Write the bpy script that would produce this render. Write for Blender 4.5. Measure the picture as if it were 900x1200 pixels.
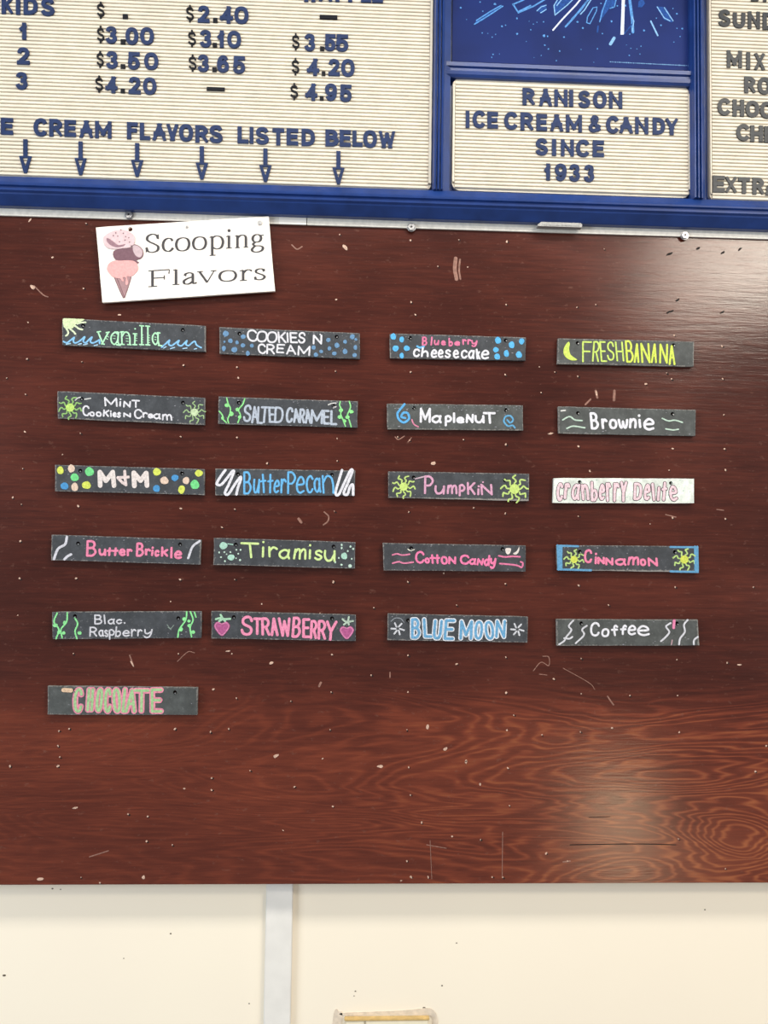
import bpy, bmesh, math, random
from mathutils import Matrix, Vector
random.seed(7)
SC = bpy.context.scene
COL = SC.collection
for _o in list(bpy.data.objects): bpy.data.objects.remove(_o)

# ------------------------------------------------------------------ camera
FPX = 930.0
YAW, PITCH, ROLL = 0.04108596, 0.05171399, 0.0142101
CAM = Vector((0.0, -1.48, 1.55))
fw = Vector((math.sin(YAW)*math.cos(PITCH), math.cos(YAW)*math.cos(PITCH), math.sin(PITCH)))
r0 = Vector((math.cos(YAW), -math.sin(YAW), 0)); u0 = r0.cross(fw)
RT = math.cos(ROLL)*r0 + math.sin(ROLL)*u0
UP = -math.sin(ROLL)*r0 + math.cos(ROLL)*u0
cd = bpy.data.cameras.new('camera'); cam = bpy.data.objects.new('camera', cd); COL.objects.link(cam)
cd.sensor_fit = 'VERTICAL'; cd.sensor_height = 36.0; cd.lens = FPX/1200*36.0; cd.clip_start = 0.05
m = Matrix.Identity(4)
for i in range(3):
    m[i][0], m[i][1], m[i][2], m[i][3] = RT[i], UP[i], -fw[i], CAM[i]
cam.matrix_world = m
SC.camera = cam

# ------------------------------------------------------------------ world, lamps, exposure
w = bpy.data.worlds.new('world'); SC.world = w; w.use_nodes = True
bg = w.node_tree.nodes['Background']
bg.inputs[0].default_value = (0.93, 0.97, 1.0, 1); bg.inputs[1].default_value = 0.27
def lamp(name, loc, target, sx, sy, power, col):
    d = bpy.data.lights.new(name, 'AREA'); d.shape = 'RECTANGLE'; d.size = sx; d.size_y = sy
    d.energy = power; d.color = col
    o = bpy.data.objects.new(name, d); COL.objects.link(o); o.location = loc
    o.rotation_euler = (Vector(target)-Vector(loc)).to_track_quat('-Z', 'Y').to_euler()
    return o
lamp('ceiling_lamp', (0.1, -1.04, 3.0), (0.1, -0.9, 0), 2.4, 0.30, 42, (1.0, 0.94, 0.84))
lamp('ceiling_lamp', (2.10, -2.55, 3.12), (0.78, 0, 2.06), 0.90, 0.36, 40, (1.0, 0.92, 0.78))
lamp('window_and_fill_light', (-3.3, -2.2, 1.7), (0, 0, 1.5), 1.6, 1.6, 90, (0.86, 0.94, 1.0))
lamp('window_and_fill_light', (3.4, -2.3, 1.5), (0, 0, 1.4), 1.6, 1.6, 26, (0.92, 0.96, 1.0))  # no window known on this side; fill added to offset the dim world
lamp('low_glare_lamp', (1.16, -2.0, 0.40), (0.49, 0, 1.05), 0.25, 0.46, 4.4, (1.0, 0.76, 0.48))  # unseen low lamp, added to put a warm glare on the lower board
SC.view_settings.view_transform = 'Standard'; SC.view_settings.look = 'None'
SC.view_settings.exposure = 0.0; SC.view_settings.gamma = 1.0; SC.view_settings.use_curve_mapping = False

# ------------------------------------------------------------------ helpers
def PT(x, y, Y):
    """point of the vertical plane y=Y seen at photo pixel x,y"""
    d = (x-450)*RT + (600-y)*UP + FPX*fw
    return CAM + d*((Y-CAM.y)/d.y)
S = 0.00156            # metres per photo pixel on the board
W = {}
def lin(c):
    return tuple(((v/255)/12.92 if v/255 <= .04045 else ((v/255+.055)/1.055)**2.4) for v in c) + (1,)
def thing(name, label, cat, loc, tilt=0.0, group=None):
    o = bpy.data.objects.new(name, None); COL.objects.link(o); o.empty_display_size = .02
    o.location = loc; o.rotation_euler = (0, tilt, 0)
    o['label'] = label; o['category'] = cat
    if group: o['group'] = group
    W[o.name] = Matrix.Translation(loc) @ Matrix.Rotation(tilt, 4, 'Y')
    return o
def obj(name, bm, mat, parent=None, kind=None, label=None, recalc=True):
    if recalc: bmesh.ops.recalc_face_normals(bm, faces=bm.faces)
    if parent is not None: bm.transform(W[parent.name].inverted())
    me = bpy.data.meshes.new(name); bm.to_mesh(me); bm.free()
    o = bpy.data.objects.new(name, me); COL.objects.link(o)
    mats = mat if isinstance(mat, (list, tuple)) else [mat]
    for a in mats: me.materials.append(a)
    if parent is not None:
        o.parent = parent; W[o.name] = W[parent.name]
    else: W[o.name] = Matrix.Identity(4)
    if kind: o['kind'] = kind
    if label: o['label'] = label
    return o
def box(bm, x0, x1, y0, y1, z0, z1):
    vs = [bm.verts.new((x, y, z)) for x in (x0, x1) for y in (y0, y1) for z in (z0, z1)]
    for f in ((0,1,3,2),(4,6,7,5),(0,4,5,1),(2,3,7,6),(0,2,6,4),(1,5,7,3)):
        bm.faces.new([vs[i] for i in f])
def prism(bm, pts, yf, yb):
    """closed outline pts [(x,z)] pushed from front yf back to yb"""
    a = [bm.verts.new((p[0], yf, p[1])) for p in pts]; b = [bm.verts.new((p[0], yb, p[1])) for p in pts]
    n = len(pts)
    bm.faces.new(a); bm.faces.new(b[::-1])
    for i in range(n): bm.faces.new((a[i], b[i], b[(i+1) % n], a[(i+1) % n]))
def disc(bm, x, z, r, yf, yb, n=12, rz=None):
    rz = rz or r
    prism(bm, [(x+r*math.cos(2*math.pi*i/n), z+rz*math.sin(2*math.pi*i/n)) for i in range(n)], yf, yb)
def catmull(p, closed=False, k=6):
    n = len(p); out = []
    rng = range(n if closed else n-1)
    for i in rng:
        if closed: a, b, c, d = p[(i-1) % n], p[i], p[(i+1) % n], p[(i+2) % n]
        else:
            b, c = p[i], p[i+1]
            a = p[i-1] if i > 0 else (2*b[0]-c[0], 2*b[1]-c[1])
            d = p[i+2] if i+2 < n else (2*c[0]-b[0], 2*c[1]-b[1])
        for j in range(k):
            t = j/k
            out.append(tuple(.5*(2*b[q]+(c[q]-a[q])*t+(2*a[q]-5*b[q]+4*c[q]-d[q])*t*t+(-a[q]+3*b[q]-3*c[q]+d[q])*t**3) for q in (0, 1)))
    if not closed: out.append(tuple(p[-1]))
    return out
def ribbon(bm, pts, wid, yf, yb, closed=False, cap='round', clamp=None, pen=None):
    """pts [(x,z)] in metres; wid a width; pen=(thin,thick) makes the width follow the direction"""
    q = [pts[0]]
    for p in pts[1:]:
        if math.hypot(p[0]-q[-1][0], p[1]-q[-1][1]) > 1e-6: q.append(p)
    if closed and math.hypot(q[0][0]-q[-1][0], q[0][1]-q[-1][1]) < 1e-6: q.pop()
    n = len(q)
    if n < 2: return
    if cap == 'butt' and not closed:
        for a, b in ((0, 1), (-1, -2)):
            dx, dz = q[a][0]-q[b][0], q[a][1]-q[b][1]; l = math.hypot(dx, dz)
            q[a] = (q[a][0]+dx/l*wid*.6, q[a][1]+dz/l*wid*.6)
    L, R = [], []
    for i in range(n):
        if closed: a, c = q[i-1], q[(i+1) % n]
        else: a, c = q[max(i-1, 0)], q[min(i+1, n-1)]
        b = q[i]
        def dirv(u, v):
            dx, dz = v[0]-u[0], v[1]-u[1]; l = math.hypot(dx, dz) or 1
            return (dx/l, dz/l)
        d1 = dirv(a, b) if a != b else dirv(b, c); d2 = dirv(b, c) if b != c else d1
        tx, tz = d1[0]+d2[0], d1[1]+d2[1]; l = math.hypot(tx, tz)
        if l < 1e-4: tx, tz = d1
        else: tx, tz = tx/l, tz/l
        ww = wid
        if pen: ww = pen[0]+(pen[1]-pen[0])*abs(tz)**1.3
        mit = min(1/max(abs(tx*d1[0]+tz*d1[1]), .3), 2.4 if cap == 'butt' else 1.25)
        nx, nz = -tz*ww/2*mit, tx*ww/2*mit
        pl, pr = (b[0]+nx, b[1]+nz), (b[0]-nx, b[1]-nz)
        if clamp:
            f = clamp
            pl, pr = f(pl), f(pr)
        L.append(pl); R.append(pr)
    v = [[bm.verts.new((p[0], y-(i*1.5e-6 if y == yf else 0), p[1])) for i, p in enumerate(side)] for side in (L, R) for y in (yf, yb)]
    m_ = n if closed else n-1
    for i in range(m_):
        j = (i+1) % n
        bm.faces.new((v[0][i], v[0][j], v[2][j], v[2][i]))
        bm.faces.new((v[1][i], v[1][j], v[0][j], v[0][i]))
        bm.faces.new((v[2][i], v[2][j], v[3][j], v[3][i]))
    if not closed:
        for i in (0, n-1): bm.faces.new((v[0][i], v[2][i], v[3][i], v[1][i]))
        if cap == 'round' and not pen:
            for i in (0, n-1): disc(bm, q[i][0], q[i][1], wid/2, yf+1e-5 if i else yf-9e-5, yb, 12)

# ------------------------------------------------------------------ materials
def nt(name):
    m = bpy.data.materials.new(name); m.use_nodes = True
    return m, m.node_tree, m.node_tree.nodes['Principled BSDF']
class N:
    def __init__(s, t): s.t = t
    def __call__(s, typ, ins=None, **kw):
        n = s.t.nodes.new(typ)
        for k, v in kw.items(): setattr(n, k, v)
        for k, v in (ins or {}).items():
            if hasattr(v, 'is_linked') or isinstance(v, bpy.types.NodeSocket): s.t.links.new(v, n.inputs[k])
            else: n.inputs[k].default_value = v
        return n
    def math(s, op, a, b=None, c=None):
        n = s.t.nodes.new('ShaderNodeMath'); n.operation = op
        for i, v in enumerate((a, b, c)):
            if v is None: continue
            if isinstance(v, bpy.types.NodeSocket): s.t.links.new(v, n.inputs[i])
            else: n.inputs[i].default_value = v
        return n.outputs[0]
    def mix(s, f, a, b, blend='MIX'):
        n = s.t.nodes.new('ShaderNodeMix'); n.data_type = 'RGBA'; n.blend_type = blend
        for i, v in ((0, f), (6, a), (7, b)):
            if isinstance(v, bpy.types.NodeSocket): s.t.links.new(v, n.inputs[i])
            else: n.inputs[i].default_value = v
        return n.outputs[2]
    def ramp(s, f, stops):
        n = s.t.nodes.new('ShaderNodeValToRGB'); s.t.links.new(f, n.inputs[0])
        el = n.color_ramp.elements
        while len(el) < len(stops): el.new(.5)
        for e, (p, c) in zip(el, stops): e.position = p; e.color = c if len(c) == 4 else tuple(c)+(1,)
        return n.outputs[0]
def plain(name, rgb, rough=.6, noise=.06, scale=60., metallic=0., spec=.4, bump=0.):
    m, t, p = nt(name); n = N(t)
    tc = n('ShaderNodeTexCoord')
    no = n('ShaderNodeTexNoise', {'Vector': tc.outputs['Object'], 'Scale': scale, 'Detail': 4.})
    c = lin(rgb)
    lo = tuple(v*(1-noise*2) for v in c[:3])+(1,); hi = tuple(min(1, v*(1+noise*2)) for v in c[:3])+(1,)
    t.links.new(n.ramp(no.outputs['Fac'], [(.3, lo), (.7, hi)]), p.inputs['Base Color'])
    p.inputs['Roughness'].default_value = rough; p.inputs['Metallic'].default_value = metallic
    p.inputs['Specular IOR Level'].default_value = spec
    if bump:
        b = n('ShaderNodeBump', {'Height': no.outputs['Fac'], 'Strength': bump, 'Distance': .001})
        t.links.new(b.outputs[0], p.inputs['Normal'])
    return m
_pc = {}
def paint(rgb, noise=.10):
    rgb = [int(v*.93) if v == max(rgb) else int(v*.90) for v in rgb]; k = tuple(rgb)
    if k not in _pc: _pc[k] = plain('chalk_paint_%d_%d_%d' % k, rgb, .8, noise, 260., spec=.15)
    return _pc[k]

def wall_mat():
    m, t, p = nt('cream_wall_paint'); n = N(t)
    tc = n('ShaderNodeTexCoord')
    a = n('ShaderNodeTexNoise', {'Vector': tc.outputs['Object'], 'Scale': 2.5, 'Detail': 3.})
    b = n('ShaderNodeTexNoise', {'Vector': tc.outputs['Object'], 'Scale': 70., 'Detail': 4.})
    c = n.ramp(a.outputs['Fac'], [(.3, lin((248, 237, 219))), (.7, lin((251, 241, 222)))])
    t.links.new(c, p.inputs['Base Color'])
    p.inputs['Roughness'].default_value = .65; p.inputs['Specular IOR Level'].default_value = .25
    bb = n('ShaderNodeBump', {'Height': b.outputs['Fac'], 'Strength': .12, 'Distance': .001})
    t.links.new(bb.outputs[0], p.inputs['Normal'])
    return m
def wood_mat():
    m, t, p = nt('stained_plywood'); n = N(t)
    tc = n('ShaderNodeTexCoord'); O = tc.outputs['Object']
    sx = n('ShaderNodeSeparateXYZ', {'Vector': O}); X, Z = sx.outputs[0], sx.outputs[2]
    # rotary cut figure: contour lines of a stretched noise field
    mp = n('ShaderNodeMapping', {'Vector': O, 'Scale': (1.5, 1., 7.0), 'Location': (3.1, 0, 1.7)})
    f1 = n('ShaderNodeTexNoise', {'Vector': mp.outputs[0], 'Scale': 1.0, 'Detail': 4., 'Roughness': .42, 'Distortion': .7})
    kx = n.math('DIVIDE', n.math('SUBTRACT', X, KNOT[0]), .085); kz = n.math('DIVIDE', n.math('SUBTRACT', Z, KNOT[1]), .055)
    kn = n.math('EXPONENT', n.math('MULTIPLY', n.math('ADD', n.math('MULTIPLY', kx, kx), n.math('MULTIPLY', kz, kz)), -1.))
    fld = n.math('MULTIPLY_ADD', kn, .22, f1.outputs['Fac'])
    ring = n.math('SINE', n.math('MULTIPLY', fld, 185.))
    ring = n.math('POWER', n.math('MULTIPLY_ADD', ring, .5, .5), 2.0)
    mp2 = n('ShaderNodeMapping', {'Vector': O, 'Scale': (9., 1., 120.)})
    f2 = n('ShaderNodeTexNoise', {'Vector': mp2.outputs[0], 'Scale': 1.0, 'Detail': 5., 'Roughness': .6})
    mp3 = n('ShaderNodeMapping', {'Vector': O, 'Scale': (2.2, 1., 5.0)})
    f3 = n('ShaderNodeTexNoise', {'Vector': mp3.outputs[0], 'Scale': 1.0, 'Detail': 4., 'Roughness': .55})
    f5 = n('ShaderNodeTexNoise', {'Vector': n('ShaderNodeMapping', {'Vector': O, 'Scale': (13., 1., 210.), 'Rotation': (0, .05, 0)}).outputs[0], 'Scale': 1.0, 'Detail': 4., 'Roughness': .7, 'Distortion': .8})
    mp4 = n('ShaderNodeMapping', {'Vector': O, 'Scale': (40., 1., 420.)})
    f4 = n('ShaderNodeTexNoise', {'Vector': mp4.outputs[0], 'Scale': 1.0, 'Detail': 3.})
    # where the figure shows strongest: the lowest quarter, most to the right
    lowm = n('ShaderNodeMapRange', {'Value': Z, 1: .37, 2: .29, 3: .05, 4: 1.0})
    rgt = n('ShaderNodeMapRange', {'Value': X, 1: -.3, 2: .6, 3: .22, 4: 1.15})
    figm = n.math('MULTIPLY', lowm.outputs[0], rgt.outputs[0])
    fig = n.math('MULTIPLY', n.math('MULTIPLY', ring, figm), n.math('MULTIPLY_ADD', f2.outputs['Fac'], 1.0, .25))
    v = n.math('ADD', n.math('MULTIPLY', f3.outputs['Fac'], .36), n.math('ADD', n.math('MULTIPLY', f2.outputs['Fac'], .20), n.math('MULTIPLY', f5.outputs['Fac'], .22)))
    v = n.math('ADD', v, n.math('MULTIPLY', fig, .23))
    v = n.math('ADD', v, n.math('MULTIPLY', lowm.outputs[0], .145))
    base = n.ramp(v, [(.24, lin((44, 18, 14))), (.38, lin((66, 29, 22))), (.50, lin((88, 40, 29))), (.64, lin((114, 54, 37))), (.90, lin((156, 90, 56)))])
    # fine pale scuffs
    sc = n('ShaderNodeTexNoise', {'Vector': n('ShaderNodeMapping', {'Vector': O, 'Scale': (60, 1, 110), 'Rotation': (0, .4, 0)}).outputs[0], 'Scale': 1.0, 'Detail': 6., 'Roughness': .7})
    scm = n('ShaderNodeMapRange', {'Value': sc.outputs['Fac'], 1: .59, 2: .70, 3: 0., 4: .35})
    base = n.mix(scm.outputs[0], base, lin((120, 84, 72)))
    t.links.new(base, p.inputs['Base Color'])
    ro = n('ShaderNodeMapRange', {'Value': f3.outputs['Fac'], 1: .3, 2: .7, 3: .16, 4: .24})
    t.links.new(ro.outputs[0], p.inputs['Roughness'])
    p.inputs['Specular IOR Level'].default_value = .40
    h = n.math('ADD', n.math('MULTIPLY', f2.outputs['Fac'], 1.0), n.math('MULTIPLY', f4.outputs['Fac'], .3))
    b = n('ShaderNodeBump', {'Height': h, 'Strength': .17, 'Distance': .0016})
    t.links.new(b.outputs[0], p.inputs['Normal'])
    return m
def slate_mat(name, rgb, edge=(165, 160, 155), smudge=.42):
    m, t, p = nt(name); n = N(t)
    tc = n('ShaderNodeTexCoord'); uv = n('ShaderNodeUVMap', uv_map='uv')
    s = n('ShaderNodeSeparateXYZ', {'Vector': uv.outputs[0]}); U, V = s.outputs[0], s.outputs[1]
    info = n('ShaderNodeObjectInfo')
    off = n('ShaderNodeVectorMath', {0: tc.outputs['Object'], 1: info.outputs['Location']}, operation='ADD')
    off2 = n('ShaderNodeVectorMath', {0: off.outputs[0], 1: (3.3, 1.7, 2.9)}, operation='MULTIPLY_ADD'); off2.inputs[2].default_value = (5, 5, 5)
    P_ = off2.outputs[0]
    a = n('ShaderNodeTexNoise', {'Vector': P_, 'Scale': 16., 'Detail': 6., 'Roughness': .7})
    b = n('ShaderNodeTexNoise', {'Vector': P_, 'Scale': 90., 'Detail': 4., 'Roughness': .7})
    c = lin(rgb); dk = tuple(x*.72 for x in c[:3])+(1,); lt = tuple(x*1.45 for x in c[:3])+(1,)
    base = n.ramp(a.outputs['Fac'], [(.3, dk), (.5, c), (.72, lt)])
    sm = n('ShaderNodeMapRange', {'Value': b.outputs['Fac'], 1: .62, 2: .80, 3: 0., 4: smudge})
    base = n.mix(sm.outputs[0], base, lin((190, 190, 192)))
    d = n.math('MINIMUM', n.math('MINIMUM', n.math('MULTIPLY', U, 5.3), n.math('MULTIPLY', n.math('SUBTRACT', 1., U), 5.3)),
               n.math('MINIMUM', V, n.math('SUBTRACT', 1., V)))
    d = n.math('ADD', d, n.math('MULTIPLY_ADD', b.outputs['Fac'], -.20, .065))
    em = n('ShaderNodeMapRange', {'Value': d, 1: .0, 2: -.05, 3: 0., 4: .6})
    base = n.mix(em.outputs[0], base, lin(edge))
    t.links.new(base, p.inputs['Base Color'])
    p.inputs['Roughness'].default_value = .62; p.inputs['Specular IOR Level'].default_value = .3
    bp = n('ShaderNodeBump', {'Height': b.outputs['Fac'], 'Strength': .2, 'Distance': .0006})
    t.links.new(bp.outputs[0], p.inputs['Normal'])
    return m

YB = -0.040                       # front of the brown board
_p = PT(862, 985, YB); KNOT = (_p.x, _p.z-PT(450, 1036, YB).z)
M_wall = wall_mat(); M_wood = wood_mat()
M_trim = plain('white_trim_paint', (234, 231, 226), .5, .02, 30.)
M_slate = slate_mat('black_slate_paint', (61, 64, 69))
M_slate2 = slate_mat('grey_slate_paint', (73, 76, 76), smudge=.34)
M_white_plank = slate_mat('white_plank_paint', (205, 212, 206), (235, 232, 226), .2)
M_blue = plain('blue_frame_plastic', (25, 53, 114), .33, .10, 25., spec=.45, bump=.05)
M_panel = plain('ivory_letter_panel', (211, 203, 188), .5, .03, 40.)
M_letter = plain('blue_letter_plastic', (23, 43, 84), .5, .10, 120., spec=.2)
M_dark = plain('dark_letter_plastic', (13, 16, 26), .55, .12, 120., spec=.15)
M_grey = plain('glare_grey_letter_plastic', (46, 49, 54), .4, .14, 160., spec=.3)  # right panel letters: the greying from glare is put into the colour
M_alu = plain('white_aluminium', (222, 219, 212), .45, .05, 120., spec=.5)
M_steel = plain('steel', (170, 170, 172), .4, .08, 200., metallic=.9)
M_latch = plain('dull_metal', (150, 150, 150), .5, .1, 300., metallic=.35)
M_nail = plain('dark_nail', (40, 36, 36), .35, .1, 200., metallic=.6)
M_poster = plain('poster_print_blue', (17, 36, 94), .5, .12, 7., spec=.12)
M_sign = plain('white_sign_board', (242, 234, 226), .55, .02, 40.)
M_ink = plain('printed_ink', (62, 60, 64), .6, .05, 100.)
M_chip = plain('bare_chip', (196, 164, 146), .7, .18, 300.)
M_scar = plain('old_scar', (138, 100, 88), .7, .15, 200.)
M_dark_mark = plain('dark_mark_and_shadow', (24, 14, 12), .9, .1, 200.)  # dark of holes and cracks, and of the painted chip shadows
M_tan = plain('aged_tan_edge', (206, 176, 118), .5, .08, 80.)
M_cream = plain('cream_plastic', (240, 230, 205), .45, .02, 80.)
M_tear = plain('torn_paint_edge', (222, 208, 190), .8, .08, 90.)
M_speck = plain('wall_speck', (95, 85, 70), .8, .1, 200.)

# ------------------------------------------------------------------ stroke alphabets (unit box)
O8 = [(.5, 1), (.86, .88), (1, .5), (.86, .12), (.5, 0), (.14, .12), (0, .5), (.14, .88)]
G = {  # l = straight corners, s = smooth curve, c = closed curve, d = dot
'A': ['l 0 0 .5 1 1 0', 'l .17 .36 .83 .36'],
'B': ['l 0 0 0 1', 's 0 1 .6 .99 .86 .78 .6 .55 0 .53', 's 0 .53 .68 .52 1 .27 .65 .02 0 0'],
'C': ['s 1 .78 .82 .95 .5 1 .15 .86 0 .5 .15 .13 .5 0 .82 .05 1 .22'],
'D': ['l 0 0 0 1', 's 0 1 .5 .99 .87 .85 1 .5 .87 .15 .5 .01 0 0'],
'E': ['l 1 1 0 1 0 0 1 0', 'l 0 .52 .85 .52'],
'F': ['l 1 1 0 1 0 0', 'l 0 .52 .82 .52'],
'H': ['l 0 0 0 1', 'l 1 0 1 1', 'l 0 .5 1 .5'],
'I': ['l .5 0 .5 1'],
'K': ['l 0 0 0 1', 'l 1 1 0 .40', 'l .32 .58 1 0'],
'L': ['l 0 1 0 0 1 0'],
'M': ['l 0 0 0 1 .5 .2 1 1 1 0'],
'N': ['l 0 0 0 1 1 0 1 1'],
'O': ['c ' + ' '.join('%g %g' % p for p in O8)],
'P': ['l 0 0 0 1', 's 0 1 .6 .99 1 .75 .62 .48 0 .46'],
'R': ['l 0 0 0 1', 's 0 1 .62 .99 .95 .75 .62 .5 0 .48', 'l .5 .47 1 0'],
'S': ['s .96 .78 .8 .95 .48 1 .14 .9 .06 .72 .2 .58 .5 .5 .85 .4 .98 .24 .84 .06 .5 0 .16 .06 0 .24'],
'T': ['l 0 1 1 1', 'l .5 1 .5 0'],
'U': ['s 0 1 0 .6 .02 .25 .2 .04 .5 0 .8 .04 .98 .25 1 .6 1 1'],
'V': ['l 0 1 .5 0 1 1'],
'W': ['l 0 1 .25 0 .5 .85 .75 0 1 1'],
'X': ['l 0 0 1 1', 'l 0 1 1 0'],
'Y': ['l 0 1 .5 .45', 'l 1 1 .5 .45 .5 0'],
'&': ['s 1 0 .6 .42 .22 .74 .3 .95 .48 1 .68 .92 .66 .72 .4 .55 .1 .38 0 .2 .14 .03 .42 0 .75 .12 1 .42'],
'$': ['s .95 .7 .75 .84 .45 .86 .1 .78 .08 .62 .4 .52 .8 .44 .98 .3 .8 .16 .45 .13 0 .28', 'l .5 1 .5 .85', 'l .5 .15 .5 0'],
'0': ['c ' + ' '.join('%g %g' % p for p in O8)],
'1': ['l .75 0 .75 1', 'l .75 .86 .05 .68'],
'2': ['s .03 .72 .16 .93 .5 1 .86 .92 .96 .7 .75 .45 .35 .2 .05 0', 'l .05 0 1 0'],
'3': ['s .04 .78 .2 .95 .5 1 .85 .92 .88 .68 .65 .55 .4 .53', 's .4 .53 .78 .48 .98 .28 .82 .06 .48 0 .15 .07 0 .25'],
'4': ['l .74 0 .74 1 0 .25 1 .25'],
'5': ['l .93 1 .16 1 .06 .47', 's .06 .47 .4 .63 .82 .56 1 .31 .82 .06 .46 0 .14 .06 0 .24'],
'6': ['s .93 .8 .75 .96 .46 1 .12 .82 0 .42 .1 .12 .5 0 .88 .1 1 .33 .85 .56 .5 .62 .14 .5 .02 .32'],
'9': ['s .07 .2 .25 .04 .54 0 .88 .18 1 .58 .9 .88 .5 1 .12 .9 0 .67 .15 .44 .5 .38 .86 .5 .98 .68'],
'a': ['s .9 .85 .5 1 .08 .7 .08 .25 .45 0 .82 .3 .92 .85', 's .94 1 .88 .35 1 0'],
'b': ['l 0 1 0 0', 's 0 .1 .5 0 1 .25 .7 .55 0 .45'],
'c': ['s 1 .82 .6 1 .12 .8 0 .4 .3 .03 .72 .02 1 .2'],
'd': ['s .9 .4 .5 .6 .06 .35 .3 0 .75 .1 .95 .5', 's 1 1 .94 .5 1 0'],
'e': ['s .06 .5 .95 .58 .82 .92 .42 1 .04 .62 .1 .18 .5 0 1 .12'],
'f': ['s 1 .88 .75 1 .5 .85 .42 .4 .45 0', 'l 0 .55 .95 .58'],
'g': ['s .9 .9 .5 1 .1 .75 .45 .45 .9 .8 .95 .3 .5 0 .05 .15'],
'h': ['l .05 1 0 0', 's 0 .35 .5 .6 .9 .45 1 0'],
'i': ['l .5 0 .5 .62', 'd .5 1'],
'j': ['l .5 0 .5 1'],
'k': ['l 0 1 .05 0', 'l .95 .72 .05 .35', 'l .3 .45 1 0'],
'l': ['l .5 1 .5 0'],
'm': ['s 0 0 .06 .95', 's .06 .6 .25 .98 .46 .85 .5 0', 's .5 .6 .72 .98 .94 .85 1 0'],
'n': ['l 0 1 .03 0', 's .03 .6 .4 .98 .82 .92 1 .5 1 0'],
'N2': ['l 0 0 .08 1 .85 0 1 1'],
'o': ['c ' + ' '.join('%g %g' % p for p in O8)],
'p': ['l .04 .92 0 0', 's .04 .9 .5 1 1 .75 .7 .45 .02 .45'],
'r': ['l 0 1 .05 0', 's .05 .55 .35 .92 .65 1 1 .84'],
's': ['s .95 .85 .55 1 .1 .84 .2 .6 .6 .48 .95 .28 .7 .02 .3 0 0 .15'],
't': ['l .5 1 .48 0', 'l 0 .62 1 .66'],
'u': ['s 0 1 0 .4 .25 .02 .65 .1 .95 .6', 'l 1 1 1 0'],
'v': ['l 0 1 .45 0 1 1'],
'w': ['s 0 1 .1 .3 .25 0 .45 .35 .5 .8 .55 .3 .72 0 .92 .4 1 1'],
'y': ['s 0 1 .1 .6 .45 .5 .85 .7', 's 1 1 .92 .5 .7 .1 .3 0 .05 .12'],
'.': ['d .5 .5'],
}
def glyph_pts(ch):
    out = []
    for s in G[ch]:
        a = s.split(); v = [float(k) for k in a[1:]]
        out.append((a[0], list(zip(v[0::2], v[1::2]))))
    return out
def draw(bm, ch, tf, w_, h_, wid, yf, yb, style='round', pen=None):
    """tf maps u(0..1),v(0..1) of the ink box to (x,z); w_,h_,wid in metres"""
    iu = min(.45, wid/2/max(w_, 1e-6)); iv = min(.45, wid/2/max(h_, 1e-6))
    def T(p): return tf(iu+(1-2*iu)*p[0], iv+(1-2*iv)*p[1])
    cl = None
    if style == 'butt':
        o = tf(0, 0); ex = tf(1, 0); ey = tf(0, 1)
        ax, az, bx, bz = ex[0]-o[0], ex[1]-o[1], ey[0]-o[0], ey[1]-o[1]; det = ax*bz-az*bx
        def cl(p):
            dx, dz = p[0]-o[0], p[1]-o[1]
            u = (dx*bz-dz*bx)/det; v = (ax*dz-az*dx)/det
            u = min(max(u, 0), 1); v = min(max(v, 0), 1)
            return (o[0]+u*ax+v*bx, o[1]+u*az+v*bz)
    k = 0
    for kind, pts in glyph_pts(ch):
        e = k*2e-5; k += 1
        if kind == 'd':
            p = T(pts[0]); disc(bm, p[0], p[1], wid*.55, yf-e, yb, 10); continue
        if kind == 'l':
            q = [T(p) for p in pts]
            for j in range(len(q)-1):
                ribbon(bm, q[j:j+2], wid, yf-e-j*1e-5, yb, cap=style, clamp=cl)
            k += len(q)//2
            if style == 'round':
                for p in q[1:-1]: disc(bm, p[0], p[1], wid/2, yf-e-7e-5, yb, 12)
        else:
            q = [T(p) for p in catmull(pts, kind == 'c')]
            if style == 'butt' and kind == 's':
                ribbon(bm, q, wid, yf-e, yb, cap='flat', clamp=cl)
            else:
                ribbon(bm, q, wid, yf-e, yb, closed=kind == 'c', cap='flat' if style == 'butt' else 'round', clamp=cl)

# ------------------------------------------------------------------ the setting: cream wall and the batten on it
bm = bmesh.new(); box(bm, -3.2, 3.2, 0, .1, 0, 3.3)
wall = obj('wall_back', bm, M_wall, kind='structure')
a, b = PT(312, 1037, -.010), PT(343.5, 1037, -.010)
bm = bmesh.new(); box(bm, a.x, b.x, -.010, 0, 0.0, 1.3)
bmesh.ops.bevel(bm, geom=bm.edges, offset=.0015, segments=2, affect='EDGES')
obj('trim_1', bm, M_trim, kind='structure')
bm = bmesh.new()
for x, y, r in ((61.5, 1041.3, 1.2), (71, 1042.2, .9), (200, 1094, 1), (5, 1143, 2), (145, 1123, .7), (416.5, 1161.5, 1), (415, 1167, .8), (518, 1155, 1), (535, 1105, 1), (826, 1066, 1), (497, 1181, 1.8), (292, 1176, 1)):
    p = PT(x, y, 0); disc(bm, p.x, p.z, r*S, -.0004, .0002, 8, r*S*random.uniform(.5, 1))
obj('wall_specks', bm, M_speck, wall, kind='stuff')

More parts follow.
